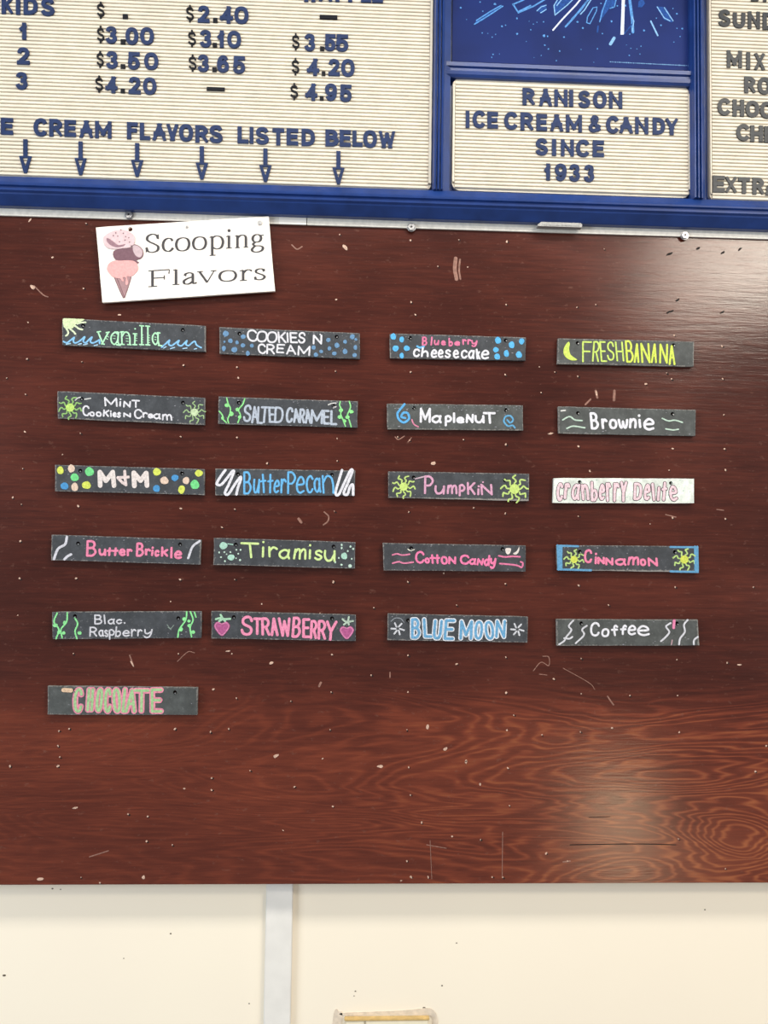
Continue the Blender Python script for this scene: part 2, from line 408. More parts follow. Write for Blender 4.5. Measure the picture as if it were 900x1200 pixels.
# ------------------------------------------------------------------ brown display board
zb = PT(450, 1036, YB).z; zt = PT(450, 262, YB).z
board = thing('display_board', 'large dark reddish-brown stained plywood board fixed to the cream wall', 'board', (0, 0, zb))
bm = bmesh.new(); box(bm, -1.22, 1.22, YB, -.0005, zb, zt)
bmesh.ops.bevel(bm, geom=[e for e in bm.edges], offset=.0012, segments=2, affect='EDGES')
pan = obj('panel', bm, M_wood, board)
def chip(bm, x, y, r, el=1., ang=0., Y=YB, h=.0006):
    p = PT(x, y, Y); n = 9; ca, sa = math.cos(ang), math.sin(ang)
    pts = []
    for i in range(n):
        t = 2*math.pi*i/n; k = random.uniform(.7, 1.2)*r*S
        u, v = k*el*math.cos(t), k*math.sin(t)
        pts.append((p.x+u*ca-v*sa, p.z+u*sa+v*ca))
    prism(bm, pts, Y-h, Y+.0002)
HOLES = [(31.7,420.7),(96,424),(215,428),(277.7,430.3),(279.3,442.7),(29.3,506),(94.3,507.7),(211.7,511.7),(277.7,512.7),(73.3,532.7),(100.7,261.7),(98,338),(33,378),(30,462),(8,443),
(398,275),(481,281.7),(537.7,281),(594,283.3),(548,313),(513,312),(394,351),(481.7,354),(486.7,369),(593,357),(393,435),(481,436),(592,439),(395,514),(480,516),(543,515),(592.7,520.7),(466,512),
(676,360),(698,357),(708,291.7),(790,393),(846,405.7),(677,441),(786.7,444),(846.7,444),(781,437),(756.7,450),(634,460),(643,508),(677.7,523),(848,486),(788,525.7),(849,526),(650,436),(632,430),
(26.7,549),(91.7,593),(211.7,596),(275,596.7),(25,591),(15,583),(24,634),(23,677.7),(89,677.7),(211,679),(275,679),(21,721),(86,765.7),(209,766),(271.7,766),(200,705),(250,807.7),(236,726),(277,818),(260,618),
(313,543),(395,540),(391.7,599),(479,600),(592,601.7),(555,595),(390.7,681.7),(478,682),(535,709),(520,671.7),(438,712),(306.7,707.7),(389,767),(478,768),(535,778),(592.7,770),(435,791),(478,811),(388,811),(593,811.7),(592,684),(375,719),
(677.7,605),(788,606.7),(850,608),(850,550.7),(784,551),(691,552),(727,561),(761.7,614),(678,686),(791,688),(882.7,688),(713,709),(681,771.7),(793,773),(852,776.7),(681,813),(794,815),(738,815),(649,795.7),
(248,911.7),(216,924),(248,925.7),(293,903),(205,854),(69,856.7),(81,854),(68,874),(70,887),(68,897.7),(246.7,857.7),(268,854),(171.7,985.7),(173,956.7),(150,954),(202,990),(95,1028),(117,1034.5),(11.7,897.7),
(340.7,821.7),(386.7,855),(476.7,855),(594,855.7),(378,889),(479,899),(546,891.7),(595,900),(562.7,919),(481,931.7),(597,944),(563,984),(476.7,1009),(530,980),(494,964),(501.7,1027.7),(481.7,1027.7),(576.7,1027.7),(589,1027.7),(331.7,973),(345,922),(470,1032),(390,945),
(796,858),(680,857.7),(885,904),(665,1009),(850,1018),(795,983),(635,861),(717,853),(602,838),(898,874),(640,1000)]
BIG = [(404.3,290,3.2,1.8,-.9),(508,543,3.6,1.3,.3),(168,1028,3,1.2,1.3),(47,1030,3.2,2.2,0),(38.3,336.7,3.2,1.8,-.7),(501,852,3,1.7,1.4),(445.7,898,2.6,2.6,0),(521.7,877.7,3,1.5,.8),(140,369,1.3,3.2,.1),(88,946.7,1.6,3,.2),(645,508,1.8,3,.2),(699,461,1.8,3.2,1.7),(866.7,779,1.5,3.,0),(546,893,2,1.6,1.5),(323,886,2.8,2,.6),(318,777,2.6,1.5,.4),(267,763,1.3,4,.1),(155,778,1.4,4,2.1),(61.7,301.7,1.4,2,.6),(35,258.3,1.5,3,.9)]
bm = bmesh.new()
for (x, y) in HOLES: chip(bm, x, y, random.uniform(.6, 1.15), random.uniform(.9, 1.7), random.uniform(0, 3))
for (x, y, r, el, an) in BIG: chip(bm, x, y, r*.62, el, an)
obj('paint_chips', bm, M_chip, board, kind='stuff', label='small pale chips in the dark stain')
bm = bmesh.new()
for (x, y) in HOLES:
    if random.random() < .75: chip(bm, x+random.uniform(.8, 1.8), y+random.uniform(.6, 1.6), random.uniform(.7, 1.1), 1.3, random.uniform(0, 3), h=.0003)  # dark dots beside the chips: nail holes and painted chip shadows together
for (x, y) in ((786.7,365),(783,366),(846,366),(818,291),(867,292),(786,297),(847,296),(794,351.7),(783,298)): chip(bm, x, y, 1.3, 2.4, .6, h=.0003)
obj('holes_and_chip_shadows', bm, M_dark_mark, board, kind='stuff', label='dark nail holes and painted shadow dots beside the chips')
bm = bmesh.new()
def scr(pts, wd):
    q = [(p.x, p.z) for p in (PT(x, y, YB) for x, y in pts)]
    ribbon(bm, catmull(q), wd*S, YB-.0003, YB+.0002)
scr([(534, 303), (533, 315), (535, 327)], 4.5); scr([(539, 304), (538, 316), (539.5, 327)], 2)
scr([(720, 458), (719.5, 469)], 3); scr([(692, 468), (686, 474)], 2); scr([(698, 458), (700, 466)], 2.6)
scr([(380, 600), (385, 605), (384, 611), (379, 615)], 1.6); scr([(350, 608), (353, 612)], 3)
scr([(342, 287), (348, 292), (354, 289)], 1.4); scr([(40, 335), (50, 345), (56, 348)], 1.3)
scr([(712, 816), (716, 822), (719, 826)], 1.6); scr([(625, 786), (634, 776), (643, 780), (643, 770), (636, 769)], .9)
scr([(632, 790), (641, 791)], .8); scr([(589, 975), (588.5, 1027)], .8); scr([(504, 985), (506, 1030)], .7)
scr([(105, 1004), (127, 997)], 1.2); scr([(500, 990), (523, 994)], .9); scr([(152, 768), (156, 779)], 1.4)
scr([(376, 800), (374, 804)], 2.5); scr([(457, 788), (457, 794)], 1.3); scr([(660, 1010), (668, 1009)], 1.6)
scr([(208, 775), (220, 764), (228, 765)], .8); scr([(660, 783), (690, 800), (697, 808)], .7)
scr([(463, 512), (467, 515), (474, 511)], 1.2); scr([(478, 518), (482, 513)], 1.2); scr([(780, 603), (792, 606)], 1.2); scr([(840, 597), (848, 598)], 1)
obj('scratches', bm, M_scar, board, kind='stuff', label='pale scratches and scrape marks')

bm = bmesh.new(); scr([(668, 990), (700, 989.5), (745, 989), (792, 990)], .9); scr([(690, 958), (715, 957)], .6)
obj('cracks', bm, M_dark_mark, board, kind='stuff', label='thin dark cracks along the grain')
YP = YB-.009                       # front of the flavor planks
def nail(x, y, yf, r=.0018, head=.0024, mat=None):
    p = PT(x, y, yf); bm = bmesh.new()
    disc(bm, p.x, p.z, r, yf-.0005, YB-.0005, 10); disc(bm, p.x, p.z, head, yf-.0018, yf-.0005, 12)
    return obj('nail', bm, mat or M_nail, board)

# ------------------------------------------------------------------ white strip under the menu board, with its screws
YS = -.0445
strip = thing('mounting_strip', 'narrow white metal strip with three screws along the bottom of the blue menu board', 'strip', tuple(PT(450, 266, YS)))
zs0 = [PT(0, 250.3, YS).z, PT(900, 282, YS).z]; zs0 = sum(zs0)/2
zs1 = sum([PT(0, 236, YS).z, PT(900, 271, YS).z])/2+.026
xj = PT(359.3, 266, YS).x
bm = bmesh.new(); box(bm, -1.24, xj-.0006, YS, YB-.0006, zs0, zs1); bmesh.ops.bevel(bm, geom=bm.edges, offset=.0006, segments=1, affect='EDGES')
obj('strip_length', bm, M_alu, strip)
bm = bmesh.new(); box(bm, xj+.0006, 1.24, YS, YB-.0006, zs0, zs1); bmesh.ops.bevel(bm, geom=bm.edges, offset=.0006, segments=1, affect='EDGES')
obj('strip_length', bm, M_alu, strip)
bm = bmesh.new(); p = PT(327, 256, YS); q = PT(359, 267, YS); box(bm, p.x, xj-.0006, YS-.0008, YS+.0004, zs0, zs1)
obj('joint_cover', bm, M_trim, strip)
for x, y in ((150.5, 250.8), (482.3, 265.2), (803.5, 274.8)):
    p = PT(x, y, YS-.006); bm = bmesh.new()
    disc(bm, p.x, p.z, 5.2*S, YS-.0015, YS+.0005, 20)
    disc(bm, p.x, p.z, 4.4*S, YS-.0045, YS-.0014, 6)
    sh = obj('screw', bm, M_steel, strip)
    bm = bmesh.new(); disc(bm, p.x, p.z, 1.2*S, YS-.0049, YS-.0044, 8); obj('screw_socket', bm, M_nail, sh)

# ------------------------------------------------------------------ the blue menu board
YL = -.060                         # front of the ivory letter panels (ridge tops)
YR = -.076                         # frame front
ZTOP = PT(450, 0, YL).z+.30
menu = thing('menu_board', 'blue framed menu board with ivory letter panels and a dark blue ice poster', 'menu board', (0, 0, zs1))
zr0 = sum([PT(0, 236.7, YR+.016).z, PT(900, 271.8, YR+.016).z])/2
zl0 = PT(250, 215.3, YL).z          # bottom edge of the left panel
XL, XR = -1.18, 1.22
bm = bmesh.new(); box(bm, XL+.01, XR-.01, -.048, -.001, zr0+.036, ZTOP+.04); obj('back_panel', bm, M_blue, menu)
def extrude_x(bm, prof, x0, x1):
    a = [bm.verts.new((x0, y, z)) for y, z in prof]; b = [bm.verts.new((x1, y, z)) for y, z in prof]
    n = len(prof)
    for i in range(n): bm.faces.new((a[i], a[(i+1) % n], b[(i+1) % n], b[i]))
    bm.faces.new(a); bm.faces.new(b[::-1])
def extrude_z(bm, prof, z0, z1):
    a = [bm.verts.new((x, y, z0)) for x, y in prof]; b = [bm.verts.new((x, y, z1)) for x, y in prof]
    n = len(prof)
    for i in range(n): bm.faces.new((a[i], a[(i+1) % n], b[(i+1) % n], b[i]))
    bm.faces.new(a); bm.faces.new(b[::-1])
H = (zl0-.0015)-zr0
def railprof(zlow, H, s=1):
    f = [(0, -.050), (0, -.066), (.03, -.069), (.30, YR-.002), (.36, YR-.0035), (.42, YR-.003), (.455, YR+.001), (.50, YR+.0015), (.53, YR-.0025), (.60, YR-.002), (.65, YR+.002), (.70, YR+.003), (.97, YR+.017), (1.0, YR+.019), (1.0, -.046), (.9, -.046)]
    return [(y, zlow+H*(1-t) if s > 0 else zlow+H*t) for t, y in f]
bm = bmesh.new(); extrude_x(bm, railprof(zr0, H), XL, XR); obj('bottom_rail', bm, M_blue, menu)
bm = bmesh.new(); extrude_x(bm, railprof(ZTOP, H, -1), XL, XR); obj('top_rail', bm, M_blue, menu)
for x0, x1 in ((XL-.03, XL+.001), (XR-.001, XR+.03)):
    bm = bmesh.new(); box(bm, x0, x1, YR, -.001, zr0, ZTOP+H); bmesh.ops.bevel(bm, geom=bm.edges, offset=.004, segments=2, affect='EDGES'); obj('side_rail', bm, M_blue, menu)
# uprights: three rounded ribs on a flat
def mull(xa, xb, ribs):
    bm = bmesh.new(); prof = [(xa, -.047), (xa, -.062)]
    for r0_, r1_ in ribs:
        for k in range(7):
            t = math.pi*k/6; prof.append((r0_+(r1_-r0_)*(1-math.cos(t))/2, YR+.008-.008*math.sin(t)))
    prof += [(xb, -.062), (xb, -.047)]
    extrude_z(bm, prof, zl0-.003, ZTOP+.002); return obj('mullion', bm, M_blue, menu)
X_ = lambda px, Y=YR: PT(px, 130, Y).x
mull(X_(508.2), X_(528.5), ((X_(509), X_(512.5)), (X_(513), X_(516.5)), (X_(517), X_(520.5))))
mull(X_(812.5), X_(829.5), ((X_(813.5), X_(817)), (X_(817.5), X_(821)), (X_(821.5), X_(824.5))))
# crossbar between poster and middle panel
z1 = PT(670, 75.2, -.066).z; z0 = PT(670, 94.3, -.066).z
bm = bmesh.new(); extrude_x(bm, [(-.047, z0), (-.062, z0), (-.066, z0+.004), (-.067, z0+.010), (-.062, z0+.013), (-.062, z0+.018), (-.066, z0+.020), (-.066, z1-.004), (-.056, z1), (-.047, z1)], X_(521), X_(824)); obj('crossbar', bm, M_blue, menu)
YLT = YR+.0145
bm = bmesh.new(); p = PT(629.8, 263, YLT); q = PT(682, 264, YLT); zc = PT(656, 263.0, YLT).z
prism(bm, [(p.x+.001, zc-.0042), (q.x, zc-.0042), (q.x+.0005, zc+.001), (q.x-.002, zc+.0038), (p.x+.007, zc+.0038), (p.x, zc-.002)], YLT, YLT+.012)
box(bm, p.x+.009, q.x-.004, YLT-.0006, YLT+.0004, zc-.0022, zc+.0016)
obj('latch', bm, M_latch, menu, label='bare metal latch tab')
bm = bmesh.new(); p = PT(135, 219.2, YR); q = PT(158, 219.6, YR)
ribbon(bm, [(p.x, p.z), ((p.x+q.x)/2, p.z-.0008), (q.x, q.z)], 1.8*S, YR-.0006, YR+.002)
obj('scratch', bm, M_alu, menu, label='short white scratch in the blue paint')

def rrect(x0, x1, z0, z1, r, n=6):
    pts = []
    for cx, cz, a0 in ((x1-r, z1-r, 0), (x0+r, z1-r, 90), (x0+r, z0+r, 180), (x1-r, z0+r, 270)):
        for i in range(n+1):
            t = math.radians(a0+90*i/n); pts.append((cx+r*math.cos(t), cz+r*math.sin(t)))
    return pts
PITCHZ = 4.56*.00153
def panel(x0, x1, z0, z1, r, lip):
    bm = bmesh.new(); prism(bm, rrect(x0, x1, z0, z1, r), YL+.0040, -.0475)
    n = int((z1-z0-2*.004)/PITCHZ)
    for i in range(n):
        z = z0+.004+i*PITCHZ
        extrude_x(bm, [(YL+.0042, z), (YL+.0006, z+.0004), (YL, z+.0011), (YL, z+PITCHZ*.66), (YL+.0006, z+PITCHZ*.76), (YL+.0042, z+PITCHZ*.80)], x0+lip, x1-lip)
    # smooth raised lip down both sides
    for a_, b_ in ((x0+.0006, x0+lip-.0008), (x1-lip+.0008, x1-.0006)): box(bm, a_, b_, YL+.0006, YL+.003, z0+r, z1-r)
    return obj('letter_panel', bm, M_panel, menu)
xl1 = X_(506.3, YL)
pl = panel(XL+.004, xl1, zl0, ZTOP-.002, .015, .006)
pm = panel(X_(530.6, YL), X_(809.3, YL), PT(670, 226.3, YL).z, PT(670, 95.0, YL).z, .015, .005)
pr = panel(X_(832, YL), XR-.004, PT(870, 236.2, YL).z, ZTOP-.002, .014, .004)
YT = YL-.0022                       # letter faces
def mletter(ch, x0, x1, yt, yb, par, mat, name=None, wid=None):
    xc = (x0+x1)/2; sl = .034
    def tf(u, v):
        x = x0+u*(x1-x0); y = yb-v*(yb-yt)+sl*(x-xc)
        p = PT(x, y, YT); return (p.x, p.z)
    bm = bmesh.new()
    w_ = (x1-x0)*.00153; h_ = (yb-yt)*.00153
    if ch == '-' or ch == '.':
        prism(bm, [tf(0, 0), tf(1, 0), tf(1, 1), tf(0, 1)], YT, YL+.0005)
    elif ch == 'v':
        stem = [(.33, 1), (.67, 1), (.67, .5), (1, .5), (.62, 0), (.38, 0), (0, .5), (.33, .5)]
        def bar(pts): prism(bm, [tf(*p) for p in pts], YT, YL+.0005)
        bar([(.33, .5), (.67, .5), (.67, 1), (.33, 1)])
        bar([(0, .5), (.38, 0), (.62, 0), (.5, .2), (.28, .45), (.28, .5)])
        bar([(1, .5), (.72, .5), (.72, .45), (.5, .2), (.62, 0)])
        bar([(.28, .45), (.72, .45), (.72, .5), (.28, .5)])
    else:
        wd = wid or (4.9*.00153 if ch in 'ABCDEFGHIJKLMNOPQRSTUVWXYZ&' else 4.7*.00153)
        if ch in 'MWN&': wd *= .88
        if ch in '$': wd = 2.0*.00153
        if ch == 'I': wd = w_
        draw(bm, ch, tf, w_, h_, wd, YT, YL+.0005, 'butt')
    nm = name or ('digit' if ch.isdigit() else {'$': 'dollar_sign', '.': 'decimal_point', '-': 'dash', 'v': 'arrow', '&': 'ampersand'}.get(ch, 'letter'))
    return obj(nm, bm, mat, par)
LEFT = '''K 1.7 15.5 -4.2 16|I 18.5 23.5 -3.7 16.8|D 27.5 44 -3.2 17|S 47.5 64 -2.5 18.5
1 22 31.7 26.3 45.8|2 19.7 34.5 55.3 75.3|3 18 32.2 84.2 104.7
$ 113.3 122.5 1.7 21.2|. 143.7 149.7 16.3 21.7
$ 113.3 122.2 30 50|3 123.3 137 30.5 50.8|. 141.3 146.8 45.8 51.3|0 147 162 31.7 52.2|0 164 180.3 31.7 52.2
$ 112.8 121.7 59.5 78.8|3 123.8 138 59.7 80.3|. 141.3 146.7 75 80|5 149.5 163.7 60.8 81.3|0 168.8 185.5 61.2 81.7
$ 111.2 120.8 88.3 108|4 123.3 137.5 89.2 108.7|. 141.3 146.2 103.7 108.7|2 150.5 164.7 89.7 110|0 167.5 183.3 90.3 110.8
$ 217.8 227.2 5.5 25.5|2 231.7 245.5 6.2 26.3|. 249.7 254.7 20.8 26.2|4 257.5 273 7 27|0 274.5 291.3 7.2 27.8
$ 220 229.7 34.7 54.5|3 233.7 247.8 34.7 55.3|. 249.2 254.2 50 55|1 254.2 263.3 35.5 55.5|0 266.2 282.5 35.8 56.3
$ 220.8 230.5 63.7 83.3|3 231.2 245 63.7 84.2|. 248.8 253.8 78.7 83.8|6 254.2 268.3 64.5 85|5 272.8 287.2 65.5 86.2
- 242.2 263.3 102 106.2|- 374.7 395.3 17.5 22
W 352.5 373.5 -18 2|A 373.5 389.5 -18 1.5|F 393 406 -17.5 1.7|F 408 421 -17.5 2.1|L 423 435 -17.5 2.4|E 436 449 -17 2.8
$ 342 351.2 38.8 58.3|3 356.3 369.5 39.2 59.7|. 375 380 54.2 59.2|5 380.3 393.3 39.7 59.7|5 393.3 408.3 40 60.3
$ 341.7 350.8 67.8 87.5|4 359.5 374.2 68.3 88.3|. 377 381.3 83.3 88.3|2 384.7 398.3 68.7 88.7|0 399.7 415.8 68.8 89.7
$ 340 349.5 97.2 116.7|4 357.5 372 97.5 117.5|. 374.7 379.2 112.5 117.2|9 380.8 395 97.5 118|5 398 412.2 98.8 119.2
C -16 -2 137 158|E .8 15 138 157.5|C 39.2 55.3 138.3 159.5|R 57.5 73.3 139.2 159.7|E 75.3 88.8 140.3 160|A 92.8 109.2 140.8 161.3|M 111.3 130.5 141.7 161.7
F 148.7 161.3 143 162.8|L 163.8 175.8 143.7 163.8|A 178.3 195 144.2 164.5|V 194.7 209.2 145 164.7|O 209.7 226.3 145 165.8|R 228.8 244.2 146.7 167|S 245 261.2 146.3 167.5
L 278.3 291.2 148.3 167.8|I 292.5 297 148.7 168|S 299.2 315.3 148.7 169.2|T 319.2 333 150 170|E 335.8 349.5 150.3 170|D 353.3 369.2 150.8 170.8
B 381.3 397.2 151.7 171.3|E 398 411.2 152 171.7|L 413 425 153 171.7|O 425.5 442 152.2 173|W 443.8 463.3 153.3 173.3
v 22.2 37 163 202.5|v 87.2 101.3 165.5 205|v 153.3 167.8 167.5 207|v 229.2 243.7 171.2 210|v 303.7 318.3 173.8 213|v 389.5 403.7 176.7 215.8'''
MID = '''R 612.5 627.2 103 122.8|A 631.7 647.2 103.7 124.2|N 649.7 665.3 104.7 124.5|I 667.2 672 105 124.7|S 677.5 692.2 105.8 126.3|O 695 711.2 106.2 126.7|N 713.8 729.5 107.2 126.7
I 545.8 550.3 129.7 149.5|C 553.8 569.2 129.2 150|E 571.2 583.8 130.8 150.3|C 590.8 607 130.8 151.7|R 610 625.5 131.7 152.5|E 628.7 641.2 133.3 153|A 644.7 660.5 133.7 153.7|M 663.3 682.2 134.5 154.5|& 690 705 134.7 155|C 710.3 725.8 135.5 156.2|A 725.8 742.2 136.7 156.2|N 744.5 760 137.2 156.7|D 765 779.7 137.8 157.5|Y 779.7 795 138.3 158
S 627.5 642.5 161.7 182|I 646.9 652 162.8 182.2|N 657.5 672.8 163.3 182.8|C 675 691.3 163.3 183.8|E 694.7 708 164.2 183.7
1 637.5 645.8 191.3 211|9 650.3 664.2 191.3 212|3 666.7 680 192 212.7|3 684.2 696.7 192.7 213.3'''
RIGHT = '''E 880.5 889 -18 1|I 894.5 898.5 -18 1.6|S 841.8 856.6 10.7 31.1|U 859 873.8 12.3 32.7|N 876.6 891 13.3 33.3|D 894 910 14.7 34.7
M 852 869.8 59 79|I 874.8 879.5 61 81|X 884 897 61.8 82
R 872.4 886 89.6 108.7|O 888 904 90.2 110.5
C 841 856.6 114.7 135|H 858.8 872.4 116.4 136|O 873.8 890.2 117.6 137.3|C 890.7 906 118.7 138.7
C 863 879 145 165|H 879.5 894.5 146.8 166|E 895.8 910 147.8 166.8
E 835.5 849.5 205.5 225|X 850 864 206.5 225.8|T 865.5 879 207.5 226.5|R 882 896 208 227.5|A 897 912 209 229'''
def run(txt, par, mat):
    for it in txt.replace('\n', '|').split('|'):
        a_ = it.split(); c = a_[0]
        mletter(c, *[float(k) for k in a_[1:]], par, M_dark if c in '$.-' else mat)
run(LEFT, pl, M_letter); run(MID, pm, M_letter); run(RIGHT, pr, M_grey)

# poster with a burst of ice splinters
YO = -.0545
bm = bmesh.new(); xa, xb_ = X_(529.2, YO), X_(816, YO); zp0 = PT(670, 74.8, YO).z
box(bm, xa, xb_, YO, -.0475, zp0-.004, ZTOP-.001); poster = obj('poster', bm, M_poster, menu, label='dark blue poster of bursting ice splinters')
ICEC = {'w': paint((222, 232, 246), .04), 'b': paint((92, 152, 212), .12), 'd': paint((40, 80, 150), .15), 'p': paint((140, 190, 232), .1)}
def ic(base):
    x, y = base; return lambda u, v: PT(x+u/6, y+v/6, YO)
def ice(base, shapes, col, wd=None, lev=1, name='ice_splinter'):
    f = ic(base); bm = bmesh.new(); yf = YO-.0003*lev
    for s in shapes:
        pts = [(p.x, p.z) for p in (f(*q) for q in s)]
        if wd: ribbon(bm, pts, wd*S, yf, YO+.0002)
        else: prism(bm, pts, yf, YO+.0002)
    obj(name, bm, ICEC[col], poster)
A_, B_ = (525, 0), (670, 0)
ice(A_, [[(182, 178), (200, 140), (370, 35), (388, 48), (220, 160)]], 'd')
ice(A_, [[(185, 172), (290, 108), (385, 45)], [(200, 145), (300, 80), (372, 40)]], 'b', 1.4, 2)
ice(A_, [[(460, 35), (495, 90), (600, 45), (700, -15)], [(455, 32), (520, 5), (640, -60)], [(500, 80), (580, 40)]], 'b', 1.8, 1)
ice(A_, [[(618, 75), (650, 40), (690, 30), (695, 70), (660, 95)]], 'd'); ice(A_, [[(625, 78), (655, 50), (690, 38)], [(650, 92), (690, 68)]], 'p', 1., 2)
ice(A_, [[(748, 105), (744, 30), (800, -40), (900, -40), (870, 0)]], 'd'); ice(A_, [[(752, 108), (745, 40), (775, -10)], [(755, 105), (840, 35), (890, -15)], [(765, 40), (800, -5)]], 'p', 1.2, 2)
ice(A_, [[(738, 212), (800, 140), (900, 35), (960, -40)]], 'w', 1.9, 1); ice(A_, [[(826, 188), (880, 130), (1010, -30)]], 'b', 2.2, 1)
ice(B_, [[(0, 135), (60, 75), (120, -5)]], 'b', 2., 1); ice(B_, [[(62, 100), (90, 70), (140, -10)]], 'p', 1.4, 1)
ice(B_, [[(105, 160), (110, 120), (150, 55), (178, 50), (172, 80), (128, 168), (105, 160)]], 'b', 1.2, 1)
ice(B_, [[(192, 160), (205, 80), (250, -30), (320, -30), (295, 60), (262, 62)]], 'd'); ice(B_, [[(196, 155), (215, 80), (250, -20)], [(270, 60), (300, 50), (315, -20)]], 'b', 1.3, 2)
ice(B_, [[(342, 245), (352, -20), (374, -20), (366, 245)]], 'w', None, 2); ice(B_, [[(430, 226), (425, 130), (405, -20)]], 'b', 3.4, 1); ice(B_, [[(425, 222), (436, 150), (425, 120)]], 'p', 1.1, 2)
ice(B_, [[(370, 238), (440, 150)]], 'd', 1.4, 1); ice(B_, [[(465, 50), (470, 10), (500, -10), (515, 25), (490, 55)]], 'd')
ice(B_, [[(592, 45), (648, 140), (700, 158), (718, 150), (660, 52)]], 'd'); ice(B_, [[(600, 50), (650, 128), (690, 148)], [(650, 55), (712, 148)]], 'p', 1.1, 2)
ice(B_, [[(556, 150), (580, 200), (604, 250)]], 'p', 1.9, 1); ice(B_, [[(272, 310), (298, 268)]], 'p', 3.6, 1)
ice(B_, [[(185, 185), (180, 225)]], 'd', 2., 1)
bm = bmesh.new(); f = ic(B_)
for i in range(46):
    u = 268+i*12.7
    p = f(u, 435+(u-265)*.049); h_ = random.uniform(.35, .7)*S; box(bm, p.x, p.x+8.5/6*S*random.uniform(.6, 1), YO-.0003, YO+.0002, p.z-h_, p.z+h_)
obj('fine_print', bm, ICEC['p'], poster, label='hair-thin line of pale print')
bm = bmesh.new(); rs = random.Random(3)
DA = [(240,232,9),(280,236,6),(310,262,8),(335,242,7),(485,238,13),(675,250,17),(700,255,10),(582,210,8),(600,170,7),(672,155,10),(815,262,12),(680,318,10),(706,345,11),(785,360,9),(317,382,9),(308,403,8),(362,380,5),(655,390,8),(605,405,5),(762,427,9),(90,55,11),(130,138,7),(330,30,15),(225,15,9),(380,185,12),(405,178,9),(245,80,9),(485,130,12),(550,292,6),(570,150,5),(625,157,7)]
DB = [(280,150,13),(215,236,9),(78,198,13),(40,155,14),(180,343,10),(65,348,7),(508,215,12),(408,240,9),(415,340,8),(458,345,7),(487,325,8),(405,390,10),(480,380,8),(718,296,9),(762,258,9),(778,202,12),(740,97,12),(740,200,9),(628,178,11),(595,128,10),(820,140,9),(712,60,8),(320,42,10),(205,25,9),(375,40,12),(155,438,6),(385,316,5)]
for base, L_ in ((A_, DA), (B_, DB)):
    f = ic(base)
    for (u, v, r) in L_:
        p = f(u, v); n = 7
        prism(bm, [(p.x+r*.62/6*S*rs.uniform(.6, 1.2)*math.cos(6.283*i/n), p.z+r*.62/6*S*rs.uniform(.6, 1.2)*math.sin(6.283*i/n)) for i in range(n)], YO-.0003, YO+.0002)
obj('ice_droplets', bm, ICEC['b'], poster, kind='stuff')

# ------------------------------------------------------------------ flavor signs
def hole_plank(corners, holes, yf, thick, hr, par, mat, name='plank', rough=.35):
    """flat board with drilled holes; corners TL TR BR BL and holes in photo px"""
    C3 = [PT(x, y, yf) for x, y in corners]
    rnd = random.Random(int(corners[0][0]*13+corners[0][1]*7))
    loop = []
    for i in range(4):
        a_, b_ = C3[i], C3[(i+1) % 4]; n = 14 if i % 2 == 0 else 3
        for k in range(n):
            p = a_.lerp(b_, k/n)
            j = rough*S*.5 if k else .0006
            loop.append((p.x+rnd.uniform(-j, j), p.z+rnd.uniform(-j, j)))
    bm = bmesh.new(); edges = []
    def ring(pts):
        v = [bm.verts.new((x, yf, z)) for x, z in pts]
        for i in range(len(v)): edges.append(bm.edges.new((v[i], v[(i+1) % len(v)])))
    ring(loop)
    for (hx, hy) in holes:
        p = PT(hx, hy, yf); ring([(p.x+hr*math.cos(2*math.pi*i/12), p.z+hr*math.sin(2*math.pi*i/12)) for i in range(12)])
    bmesh.ops.triangle_fill(bm, use_beauty=True, use_dissolve=False, edges=edges)
    r = bmesh.ops.extrude_face_region(bm, geom=list(bm.faces), use_keep_orig=True)
    for v in r['geom']:
        if isinstance(v, bmesh.types.BMVert): v.co.y += thick
    ux = (C3[1]-C3[0]); lx = ux.length; ux.normalize(); uz = (C3[3]-C3[0]); lz = uz.length; uz.normalize()
    uvl = bm.loops.layers.uv.new('uv')
    for f in bm.faces:
        for l in f.loops:
            d = l.vert.co-C3[0]; det = ux.x*uz.z-ux.z*uz.x
            l[uvl].uv = ((d.x*uz.z-d.z*uz.x)/det/lx, (ux.x*d.z-ux.z*d.x)/det/lz)
    return obj(name, bm, mat, par)

